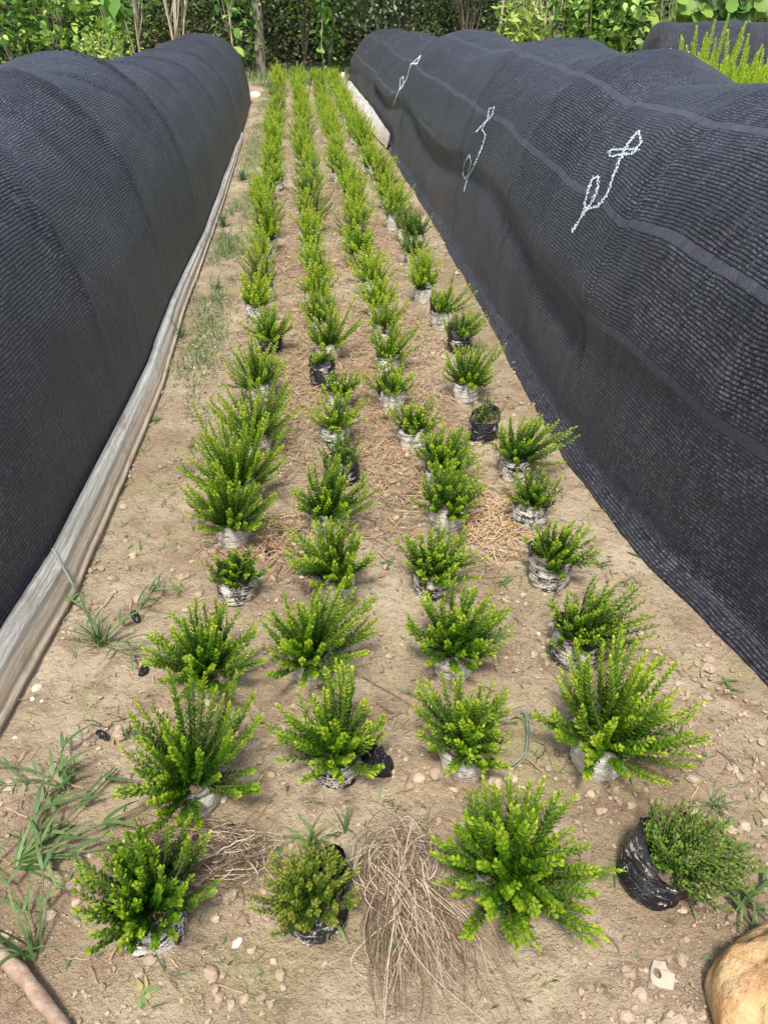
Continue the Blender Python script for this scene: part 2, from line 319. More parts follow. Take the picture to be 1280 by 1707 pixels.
# ---------------------------------------------------------------- ground
def build_ground():
    xs = np.concatenate([-np.geomspace(60, 1.3, 40), np.arange(-1.25, 1.45, 0.0115), np.geomspace(1.5, 60, 40)])
    ys = [-25, -12, -6, -3, -1.5, -0.8, -0.3, 0.1]; y = 0.35
    while y < 18: ys.append(y); y += max(0.0105, 0.0085 * y)
    ys += list(np.geomspace(18.2, 150, 26)); ys = np.array(ys)
    X, Y = np.meshgrid(xs, ys); Z = gh(X, Y)
    near = np.exp(-np.maximum(0, Y - 4) / 3)
    cl = fbm(X * 24, Y * 24, 21, 4); lump = np.clip(fbm(X * 5, Y * 5, 31, 3) * 3 + 0.35, 0, 1)
    Z = Z + near * (0.026 * cl * (0.25 + lump) + 0.006 * fbm(X * 75, Y * 75, 25, 2))
    Z = Z + 0.02 * np.clip(Y - 17, 0, 100)
    ny, nx = X.shape; mb = MB(); i = np.arange(ny * nx).reshape(ny, nx)
    Fq = np.stack([i[:-1, :-1], i[:-1, 1:], i[1:, 1:], i[1:, :-1]], -1).reshape(-1, 4)
    mb.v.append(np.stack([X, Y, Z], -1).reshape(-1, 3)); mb.f.append(Fq.ravel()); mb.sz.append(np.full(len(Fq), 4)); mb.t.append(np.zeros(X.size)); mb.n = X.size
    g = link('ground', mb.mesh('ground'), M['soil']); tag(g, 'pale sandy soil of the nursery bed with cracks and crumbs', None, None, 'structure')
build_ground()
# ---------------------------------------------------------------- shade net tunnels
def interp(tab, y): a = np.array(tab); return np.interp(y, a[:, 0], a[:, 1])
def net_mesh(name, Ys, prof, flip=False, nuv=None):
    """prof(Y) -> (n,2) cross-section points (x,z); writes the 'net' uv map in metres"""
    P = [prof(y) for y in Ys]; P = np.array(P); ny, n, _ = P.shape
    V = np.zeros((ny, n, 3)); V[..., 0] = P[..., 0]; V[..., 1] = np.array(Ys)[:, None]; V[..., 2] = P[..., 1]
    return V
def grid_mesh(name, V, UV, mat, flip=False, smooth=True):
    ny, n, _ = V.shape; i = np.arange(ny * n).reshape(ny, n)
    Fq = np.stack([i[:-1, :-1], i[:-1, 1:], i[1:, 1:], i[1:, :-1]], -1).reshape(-1, 4)
    if flip: Fq = Fq[:, ::-1]
    mb = MB(); mb.v.append(V.reshape(-1, 3)); mb.f.append(Fq.ravel()); mb.sz.append(np.full(len(Fq), 4)); mb.t.append(np.zeros(ny * n)); mb.n = ny * n
    me = mb.mesh(name, smooth); me.materials.append(mat)
    l = me.uv_layers.new(name='net'); uv = UV.reshape(-1, 2)[Fq.ravel()]; l.data.foreach_set('uv', uv.ravel().astype(np.float32)); me.update()
    return me
def sag(y, hoops):
    """0 at a hoop, 1 midway, rounded at both"""
    h = np.array(hoops); k = np.clip(np.searchsorted(h, y) - 1, 0, len(h) - 2); f = np.clip((y - h[k]) / (h[k + 1] - h[k]), 0, 1)
    w_ = np.clip((h[k + 1] - h[k]) / 1.3, 0.5, 1.5)
    return (0.5 * (1 - np.cos(2 * PI * f))) * w_ * (0.45 if y < 3.4 else 1.0) * (0.75 + 0.5 * math.sin(k * 2.3 + 1))
def tunnel_net(side, hem_tab, h_tab, hoops, zh_tab, apron, a_tab, y0, y1, amp_top=0.055, seed=1):
    Ys = [y0]
    while Ys[-1] < y1: Ys.append(Ys[-1] + (0.02 if 0.8 < Ys[-1] < 6 else 0.035) * (1 if Ys[-1] < y1 - 0.7 else 0.5))
    Ys[-1] = y1; Ys = np.array(Ys); n = 120; Ph = np.linspace(0, PI, n)
    V = np.zeros((len(Ys), n + 8, 3)); UV = np.zeros((len(Ys), n + 8, 2))
    vref = None
    for i, y in enumerate(Ys):
        hem = interp(hem_tab, y); h = interp(h_tab, y); a = interp(a_tab, y); zh = interp(zh_tab, y); s_ = sag(y, hoops)
        e = max(0.0, (y - (y1 - 0.32)) / 0.32); es = math.sqrt(max(0.0016, 1 - min(1, e) ** 2)) if e > 0 else 1.0
        hh = (h - amp_top * s_ * (h / 1.1)) * (0.25 + 0.75 * es if es < 1 else 1.0); aa = a - (0.022 if side > 0 else 0.006) * s_
        ph0 = math.asin(min(0.99, (max(0.0, zh) / h) ** (1 / 0.8))) if zh > 0.002 else 0.0
        ph = ph0 + (PI - ph0) * (Ph / PI)
        cx = hem * 1.0 + side * (apron + a)
        cs = np.cos(ph); x = cx - side * aa * es * np.sign(cs) * np.abs(cs) ** 0.82; z = hh * np.abs(np.sin(ph)) ** 0.80 + 0.012
        # folds: long drape wrinkles, creases fanning from the hoops, pulled-in foot
        k = np.sin(ph)
        arc = ph / PI * 2.6
        wr = 0.055 * fbm(y * 1.3 + arc * 0.5, arc * 1.6, seed, 3) + 0.026 * fbm(y * 1.6 + arc * 2.6, arc * 6 - y * 1.8, seed + 9, 4)
        wr += 0.050 * np.exp(-((arc - 0.24 - 0.05 * math.sin(y * 1.7)) / 0.055) ** 2) * (-1) * ((1 if 2.6 < y < 11 else 0.25) if side > 0 else 0.1) * (0.5 + 0.8 * vnoise(y * 1.3, 0.3, seed))
        wr += 0.018 * np.exp(-((arc - 0.33) / 0.08) ** 2) * (1 if side > 0 else 0.1)
        hp = np.array(hoops); dh = np.abs(hp - y).min(); wr += (0.009 if side > 0 else 0.022 * (0.3 + vnoise(arc * 2.0, y * 0.6, 15))) * math.exp(-(dh / 0.04) ** 2)
        if side < 0:
            for cy_, cs_, cw_ in ((3.3, 0.9, .05), (4.4, -0.7, .06), (5.9, 0.6, .07), (7.2, -0.5, .08), (8.4, 0.5, .08), (2.3, -0.8, .05)): wr = wr - 0.020 * np.exp(-((y - cy_ - cs_ * (arc - 1.2) - 0.12 * np.sin(arc * 4 + cy_)) / cw_) ** 2) * np.exp(-((arc - 1.2) / 0.7) ** 2)
        if side < 0: wr = wr * np.clip((arc - 0.08) / 0.45, 0, 1)
        nx_, nz_ = -side * cs, k
        x = x + nx_ * wr; z = np.maximum(z + nz_ * wr, 0.008)
        # apron lying on the ground on the aisle side
        ap = np.linspace(0, 1, 8, endpoint=False); xa = hem + (x[0] - hem) * ap; rip = 0.010 * (0.6 + vnoise(y * 2.3 + ap * 2, ap * 2, 44))
        za = rip * (1 + ap * 1.2) + 0.004 + 0.018 * ap ** 2; za[0] = 0.004 + rip[0] * 0.4; xa[:3] += 0.018 * (fbm(np.full(3, y * 1.8), ap[:3], 50, 3)) * 2
        if apron < 0.01: xa = np.linspace(x[0], x[0], 8); za = z[0] - 0.004 * (8 - np.arange(8)) / 8; xa = xa - side * 0.004
        g = gz(x[0], y) if apron >= 0.01 else 0
        X = np.concatenate([xa, x]); Zc = np.concatenate([za + g * 0.9, z])
        V[i, :, 0] = X; V[i, :, 1] = y + (0.05 * es if e > 0 else 0); V[i, :, 2] = Zc
        ds = np.concatenate([[0], np.cumsum(np.hypot(np.diff(X), np.diff(Zc)))])
        if vref is None: vref = 1
        UV[i, :, 0] = y; UV[i, :, 1] = ds
    return V, UV
HR = [-1.4, -0.1, 1.35, 2.7, 4.0, 5.35, 8.2, 11.9, 14.1]
HL = [-1.0, 0.25, 1.5, 2.75, 4.0, 5.25, 6.5, 7.75, 9.2, 10.9, 12.9]
hemR = [(-1.5, 1.18), (0.6, 1.16), (1.27, 1.105), (1.8, 0.985), (2.41, 0.90), (3.2, 0.885), (5.4, 0.885), (9.1, 0.80), (11, 0.76), (14.5, 0.62)]
hR = [(0, 1.14), (2.7, 1.18), (4, 1.205), (5.4, 1.18), (8.2, 1.08), (12, 0.88), (14.4, 0.79)]
hemL = [(-1.5, -0.94), (0.5, -0.90), (1.3, -0.86), (1.83, -0.80), (3.2, -0.755), (4, -0.775), (5.5, -0.745), (9.3, -0.77), (12.9, -0.83)]
hL = [(0, 1.16), (5, 1.14), (6.5, 0.99), (8.5, 0.88), (10.5, 0.86), (12.9, 0.85)]
zhL = [(-1, 0.13), (1.5, 0.12), (2.3, 0.10), (3.5, 0.07), (5.5, 0.05), (8.8, 0.035), (9.6, 0.0), (13, 0.0)]
aT = [(0, 0.68), (14, 0.64)]
V, UV = tunnel_net(1, hemR, hR, HR, [(0, 0), (20, 0)], 0.045, aT, -1.2, 14.4, 0.075, 3)
VR, UVR = V, UV
def nearest_v(V, UV, px, py):
    pts = V.reshape(-1, 3); d = pts - np.array([0, 0, CAMH]); c = d @ RM
    X = CX + F * c[:, 0] / c[:, 2]; Y = CY - F * c[:, 1] / c[:, 2]; ok = (c[:, 2] > 0.1)
    e = (X - px) ** 2 + (Y - py) ** 2 + np.where(ok, 0, 1e9) + 4.0 * np.linalg.norm(d, axis=1); j = e.argmin(); return UV.reshape(-1, 2)[j]
bandsR = [float(nearest_v(V, UV, *p)[1]) for p in ((1160, 198), (1070, 378), (1190, 705))]
M['net_r'] = mk_net('shade_net_right', 0.0125, HR[2:], bandsR, 3.0)
M['net_l'] = mk_net('shade_net_left', 0.012, HL[2:], (1.62,), 8.0)
tr = empty('net_tunnel', (1.6, 6.5, 0)); tag(tr, 'long black net tunnel right of the plant rows, with three white chalk marks', 'net tunnel', 'black net tunnels')
def sub(me, root): # parts keep world coordinates in their mesh: shift them to the thing's origin
    v = np.zeros(len(me.vertices) * 3, np.float32); me.vertices.foreach_get('co', v); v = v.reshape(-1, 3) - np.array(root.location, np.float32); me.vertices.foreach_set('co', v.ravel()); me.update(); return me
nr = grid_mesh('net_cover', V, UV, M['net_r'], flip=True); link('net_cover', sub(nr, tr), None, tr)
Vr_poly = [tuple(p) for p in V.reshape(-1, 3)]; ny, nn = V.shape[:2]; ii = np.arange(ny * nn).reshape(ny, nn)
bvh = BVHTree.FromPolygons(Vr_poly, [tuple(q) for q in np.stack([ii[:-1, :-1], ii[:-1, 1:], ii[1:, 1:], ii[1:, :-1]], -1).reshape(-1, 4).tolist()])
def zc(pts): return [(640 + a / 2, b / 2) for a, b in pts]
marks = [
 [zc([(630, 772), (655, 730), (680, 695), (712, 690), (745, 650), (765, 590), (785, 540), (800, 505), (825, 465), (850, 435), (858, 475), (835, 510), (800, 515), (760, 522), (750, 512), (762, 500), (800, 497), (855, 500)]),
  zc([(662, 715), (672, 690), (678, 640), (700, 592), (717, 590), (712, 635), (695, 675), (672, 705)])],
 [zc([(268, 638), (278, 595), (300, 555), (325, 500), (340, 450), (328, 430), (345, 400), (352, 362), (368, 356), (362, 385), (335, 410), (305, 442)]),
  zc([(272, 596), (264, 580), (268, 548), (285, 515), (292, 540), (277, 592)])],
 [zc([(32, 350), (50, 300), (75, 265), (90, 215), (122, 185), (112, 210), (88, 212)]), zc([(50, 300), (54, 290), (55, 262), (65, 255), (66, 284), (52, 300)])]]
for mi, strokes in enumerate(marks):
    mb = MB(); rr = random.Random(mi)
    for st in strokes:
        pts = []
        for (a, b) in zip(st[:-1], st[1:]):
            m_ = max(2, int(math.dist(a, b) / (1.2 if mi == 0 else 0.8)))
            for k in range(m_): pts.append((a[0] + (b[0] - a[0]) * k / m_, a[1] + (b[1] - a[1]) * k / m_))
        for p in pts:
            for rep in range(2):
                if mi < 2 and rr.random() < 0.30: continue
                if mi == 2 and rep: continue
                q = (p[0] + rr.gauss(0, 1.1 / (mi + 1)), p[1] + rr.gauss(0, 1.0 / (mi + 1))) if mi < 2 else p
                d = Vector(ray(*q)); hit, nrm, _, dist = bvh.ray_cast(Vector((0, 0, CAMH)), d.normalized())
                if hit is None: continue
                if nrm.dot(d) > 0: nrm = -nrm
                t = Vector((0, 1, 0)); t = (t - nrm * t.dot(nrm)).normalized(); b_ = nrm.cross(t)
                w1 = rr.uniform(0.004, 0.010); w2 = rr.uniform(0.0025, 0.005)
                if mi == 2: w1, w2 = 0.017, 0.013
                c = hit + nrm * rr.uniform(0.002, 0.004)
                mb.add([c + t * w1, c + b_ * w2, c - t * w1, c - b_ * w2, c + nrm * 0.0015], [(0, 1, 4), (1, 2, 4), (2, 3, 4), (3, 0, 4)])
    link('chalk_mark', sub(mb.mesh('chalk_mark', False), tr), M['paint'], tr)
# film strip under the far foot of the right tunnel
Ysf = np.arange(8.8, 14.0, 0.06); nf = 14
Vf = np.zeros((len(Ysf), nf, 3)); UVf = np.zeros((len(Ysf), nf, 2))
for i, y in enumerate(Ysf):
    hem = interp(hemR, y); k = np.linspace(0, 1, nf); wd = 0.10 * min(1, (y - 8.7) / 1.6)
    Vf[i, :, 0] = hem - wd * (1 - k) + 0.03 * k; Vf[i, :, 1] = y; Vf[i, :, 2] = 0.02 + 0.13 * k ** 1.3 + 0.014 * fbm(y * 3, k * 4, 61, 3) * 2; UVf[i, :, 0] = y; UVf[i, :, 1] = 0.2 - k * 0.2
link('plastic_film', sub(grid_mesh('plastic_film', Vf, UVf, M['film'], True), tr), None, tr)
# left tunnel
V, UV = tunnel_net(-1, hemL, hL, HL, zhL, 0.0, aT, -1.0, 12.95, 0.085, 12)
tl = empty('net_tunnel', (-1.5, 6, 0)); tag(tl, 'long black net tunnel along the left edge, dusty plastic film at its foot', 'net tunnel', 'black net tunnels')
link('net_cover', sub(grid_mesh('net_cover', V, UV, M['net_l'], False), tl), None, tl)
filmB = [(-1, -0.87), (1.3, -0.82), (1.83, -0.755), (3.17, -0.705), (4.05, -0.73), (5.53, -0.715), (9.3, -0.75), (9.9, -0.77)]
Ysf = np.arange(-1.0, 9.8, 0.03); nf = 26; Vf = np.zeros((len(Ysf), nf, 3)); UVf = np.zeros((len(Ysf), nf, 2))
for i, y in enumerate(Ysf):
    k = np.linspace(0, 1, nf); zh = float(interp(zhL, y)) + 0.03; xb = float(interp(filmB, y)); j = np.abs(V[:, 0, 1] - y).argmin(); xt = V[j, 8, 0] + 0.006
    x = xt + (xb - xt) * k ** 1.5 + 0.012 * np.sin(k * PI) ; z = zh * (1 - k ** 1.25) + 0.012
    wr = 0.006 * fbm(np.full(nf, y * 0.5), k * 9 + 0.3 * math.sin(y * 1.3), 71, 4) * 2 + 0.0012 * np.sin(k * 16 + 0.8 * y)
    x = x + wr * 0.8; z = z + wr * 0.5; x[-4:] += np.array([0.004, 0.010, 0.008, 0.0]); z[-4:] = np.array([0.026, 0.024, 0.013, -0.006]) + 0.006 * vnoise(y * 2, 0, 5)
    z = z + gz(xb, y) * k; Vf[i, :, 0] = x; Vf[i, :, 1] = y; Vf[i, :, 2] = z; UVf[i, :, 0] = y; UVf[i, :, 1] = k * 0.2
link('plastic_film', sub(grid_mesh('plastic_film', Vf, UVf, M['film'], False), tl), None, tl)
mb = MB(); yy = np.arange(-0.9, 9.4, 0.05); tube(mb, [(V[np.abs(V[:, 0, 1] - y).argmin(), 8, 0] + 0.012, y, float(interp(zhL, y)) + 0.008 + 0.004 * math.sin(y * 4)) for y in yy], 0.0028, 6)
link('hem_rope', sub(mb.mesh('hem_rope'), tl), M['rope'], tl)
# net pinned to the film by a short bent peg near the front
mb = MB(); px, pyy = at(100, 945, 0.1); tube(mb, [(px - 0.01, pyy + 0.01, 0.16), (px + 0.005, pyy, 0.12), (px + 0.03, pyy - 0.03, 0.07), (px + 0.045, pyy - 0.045, 0.05)], 0.0035, 6)
link('wire_peg', sub(mb.mesh('wire_peg'), tl), M['wire'], tl)
# far right tunnel, lying across
def far_tunnel():
    n = 50; L = 6.5; us = np.arange(0, L, 0.06); Vt = np.zeros((len(us), n, 3)); U2 = np.zeros((len(us), n, 2)); hp = [-0.1, 1.1, 2.3, 3.6, 4.9, 6.2, 7.5]
    for i, u in enumerate(us):
        ph = np.linspace(0, PI, n); e = math.sqrt(max(0.01, 1 - max(0, (0.25 - u) / 0.25) ** 2)); h = (1.0 - 0.05 * sag(u, hp)) * (0.5 + 0.5 * e)
        s = -0.62 * e * np.sign(np.cos(ph)) * np.abs(np.cos(ph)) ** 0.8; z = h * np.abs(np.sin(ph)) ** 0.75 + 0.02 * fbm(u * 3 + ph, ph * 3, 81, 3)
        Vt[i, :, 0] = u; Vt[i, :, 1] = s; Vt[i, :, 2] = z; U2[i, :, 0] = u; U2[i, :, 1] = ph * 0.8
    return Vt, U2
Vt, U2 = far_tunnel(); M['net_f'] = mk_net('shade_net_far', 0.02, (), (), 5.0)
tf = empty('net_tunnel', (4.72, 12.3, 0), math.radians(-14)); tag(tf, 'short black shade net tunnel far behind, at the upper right corner under big pale leaves', 'net tunnel', 'black net tunnels')
link('net_cover', grid_mesh('net_cover', Vt, U2, M['net_f'], True), None, tf)
# ---------------------------------------------------------------- potted shrubs
LT = np.array([(0, 0, 0), (0.30, 0, -0.03), (0.72, 0, -0.02), (1.0, 0, 0.05), (0.30, 0.17, 0.04), (0.72, 0.23, 0.07), (0.30, -0.17, 0.04), (0.72, -0.23, 0.07)])
LF = [(0, 1, 4), (1, 2, 5, 4), (2, 3, 5), (0, 6, 1), (6, 7, 2, 1), (7, 3, 2)]
LT2 = np.array([(0, 0, 0), (0.6, 0.24, 0.06), (1, 0, 0.02), (0.6, -0.24, 0.06), (0.55, 0, -0.03)]); LF2 = [(0, 4, 1), (4, 2, 1), (0, 3, 4), (3, 2, 4)]
def shoots(R, nsh, w, zt, z0, lean, dense=1.0, leaf=0.021, phimax=1.45, droop=0.25, gap=0.0062, hi=True, tipy=0.0, r0=0.03, upright=0.0):
    """returns foliage mesh builder and stem mesh builder; shoots leave the bag's mouth (height z0) and fill a dome w wide, zt high"""
    lf, st = MB(), MB(); lx, ly = lean; asy = R.uniform(0.05, 0.22); asd = R.uniform(0, 6.28)
    for s in range(nsh):
        f = (s + 0.5) / nsh; phi = phimax * f ** (0.74 + upright) * R.uniform(0.85, 1.08); az = s * 2.39996 + R.uniform(-0.7, 0.7)
        Lv = zt - z0; L = math.hypot(math.cos(phi) * Lv, math.sin(phi) * w) * R.uniform(0.70, 1.04) * (1 + asy * math.sin(az - asd)) 
        if R.random() < 0.42: L *= R.uniform(0.42, 0.85)
        p0 = min(1.5, phi * R.uniform(0.95, 1.3)); d0 = np.array([math.cos(az) * math.sin(p0), math.sin(az) * math.sin(p0), math.cos(p0)])
        d1 = np.array([math.cos(az) * math.sin(phi), math.sin(az) * math.sin(phi), math.cos(phi)]) + np.array([lx, ly, 0]) / max(w, 0.05) * 0.55
        n = 7; t = np.linspace(0, 1, n)[:, None]; b = np.array([math.cos(az), math.sin(az), 0]) * r0 * f * R.uniform(0.6, 1.1) + np.array([0, 0, z0 - 0.01])
        b = b + np.array([lx, ly, 0]) * 0.35
        end = b + d1 * L; ctrl = b + d0 * L * 0.5 + np.array([R.uniform(-1, 1), R.uniform(-1, 1), 0]) * 0.018
        P = (1 - t) ** 2 * b + 2 * t * (1 - t) * ctrl + t ** 2 * end; P[:, 2] += 0.03 * t[:, 0] ** 2 * math.sin(phi)   # tips turn up
        P[:, 2] = np.maximum(P[:, 2], 0.012 + 0.01 * R.random())
        tube(st, P, np.linspace(0.0021, 0.001, n), 4, cap=False)
        arc = L; m = max(5, int(arc / gap * dense)); tt = np.linspace(0.10, 1.0, m) ** 0.9
        idx = tt * (n - 1); i0 = np.minimum(idx.astype(int), n - 2); fr = (idx - i0)[:, None]; Q = P[i0] * (1 - fr) + P[i0 + 1] * fr; D = P[i0 + 1] - P[i0]
        D, A, B = frame(D)
        for side in (0, 1):
            k = len(Q); th = np.arange(k) * (PI / 2) + side * PI + np.array([R.gauss(0, 0.22) for _ in range(k)])
            out = np.cos(th)[:, None] * A + np.sin(th)[:, None] * B
            up = np.where(tt > 0.93, R.uniform(1.4, 2.2), 0.95) + np.array([R.gauss(0, 0.15) for _ in range(k)])
            X = out + D * up[:, None]; X[:, 2] += 0.12; X /= np.linalg.norm(X, axis=1, keepdims=True)
            Yv = np.cross(D, X); Yv /= np.linalg.norm(Yv, axis=1, keepdims=True) + 1e-9; Zv = np.cross(X, Yv)
            sz = leaf * (1.0 - 0.25 * tt) * np.where(tt > 0.96, 0.75, 1) * np.array([R.uniform(0.78, 1.12) for _ in range(k)])
            wd = sz * (1.05 if hi else 1.3)
            Mx = np.stack([X * sz[:, None], Yv * wd[:, None], Zv * sz[:, None]], -1)
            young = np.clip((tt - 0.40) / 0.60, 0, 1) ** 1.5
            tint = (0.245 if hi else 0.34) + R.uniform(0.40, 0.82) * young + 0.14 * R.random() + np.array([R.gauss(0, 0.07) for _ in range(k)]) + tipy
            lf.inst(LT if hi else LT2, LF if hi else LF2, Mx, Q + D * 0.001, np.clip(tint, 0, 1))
    return lf, st
def bag_mesh(R, r=0.058, h=0.11, flap=None, nf=40, soil=0.85, tilt=0.0, tdir=0.0):
    mb = MB(); nz = 9; th = np.arange(nf) * 2 * PI / nf; rows = []; tints = []
    s = R.randrange(999)
    for j in range(nz + 1):
        k = j / nz; zz = h * k; rr_ = r * (0.93 + 0.07 * math.sin(k * 3.0) + 0.05 * k)
        wr = 0.0035 * np.sin(k * 26 + 3 * np.sin(th + s) + s) + 0.010 * fbm(np.cos(th) * 2 + s, np.sin(th) * 2 + k * 5, s, 3) * 1.6
        z = np.full(nf, zz); q = rr_ + wr
        if k > 0.7:
            u = (k - 0.7) / 0.3; z = z + 0.012 * u * (fbm(np.cos(th) * 1.5 + s, np.sin(th) * 1.5, s + 3, 2) * 4)
            if flap is not None:
                dd = np.cos(th - flap[0]); z = z + flap[1] * u * np.clip(dd, 0, 1) ** 1.5; q = q + 0.008 * u * np.clip(dd, 0, 1)
        rows.append(np.stack([q * np.cos(th), q * np.sin(th), z], -1)); tints.append(np.full(nf, 1.0 if k > 0.95 else (0.5 if k > 0.85 else 0.0)))
    for j in range(1, 5):                                  # inner side of the film down to the soil
        top = rows[nz]; k = j / 4; q = top * (1 - 0.05 * min(1, 2 * k)); q = q.copy(); q[:, 2] = top[:, 2] * (1 - k) + (h * soil - 0.01) * k; rows.append(q); tints.append(np.ones(nf))
    n = len(rows); Vv = np.concatenate(rows); fs = [(j * nf + i, j * nf + (i + 1) % nf, (j + 1) * nf + (i + 1) % nf, (j + 1) * nf + i) for j in range(n - 1) for i in range(nf)]
    mb.add(Vv, fs, np.concatenate(tints))
    sb = MB(); rad = r * 0.95; V2 = [(0, 0, h * soil)]; rings = 5
    for j in range(1, rings + 1):
        for i in range(nf): a = th[i]; q = rad * j / rings; V2.append((q * math.cos(a), q * math.sin(a), h * soil + 0.006 * (vnoise(q * 90 * math.cos(a) + s, q * 90 * math.sin(a), 4) - 0.5) * 2))
    f2 = [(0, 1 + i, 1 + (i + 1) % nf) for i in range(nf)] + [(1 + (j - 1) * nf + i, 1 + j * nf + i, 1 + j * nf + (i + 1) % nf, 1 + (j - 1) * nf + (i + 1) % nf) for j in range(1, rings) for i in range(nf)]
    sb.add(np.array(V2), f2)
    return mb.mesh('grow_bag'), sb.mesh('soil')
GROUP = 'green shrubs in grow bags, set out in four rows'
ORD = ['first', 'second', 'third', 'fourth', 'fifth', 'sixth', 'seventh', 'eighth', 'ninth', 'tenth', 'eleventh', 'twelfth', 'thirteenth', 'fourteenth', 'fifteenth', 'sixteenth', 'seventeenth', 'eighteenth', 'nineteenth', 'twentieth']
def ordn(k):
    if k <= 20: return ORD[k - 1]
    tens = {2: 'twenty', 3: 'thirty', 4: 'forty', 5: 'fifty'}; t, u = divmod(k, 10)
    return tens[t] + '-' + ORD[u - 1] if u else {3: 'thirtieth', 4: 'fortieth', 5: 'fiftieth'}.get(t, 'twentieth')
ROWN = ['leftmost row', 'second row from the left', 'third row from the left', 'rightmost row']
def place(loc, bag_me, soil_me, lf, st, fmat, bmat, label, tilt=(0, 0)):
    root = empty('potted_shrub', loc); root.rotation_euler = (tilt[0], tilt[1], 0); tag(root, label, 'potted shrub', GROUP)
    b = link('grow_bag', bag_me, bmat, root); link('soil', soil_me, M['potsoil'], b)
    link('foliage', lf, fmat, root); link('stems', st, M['twig'], root); return root
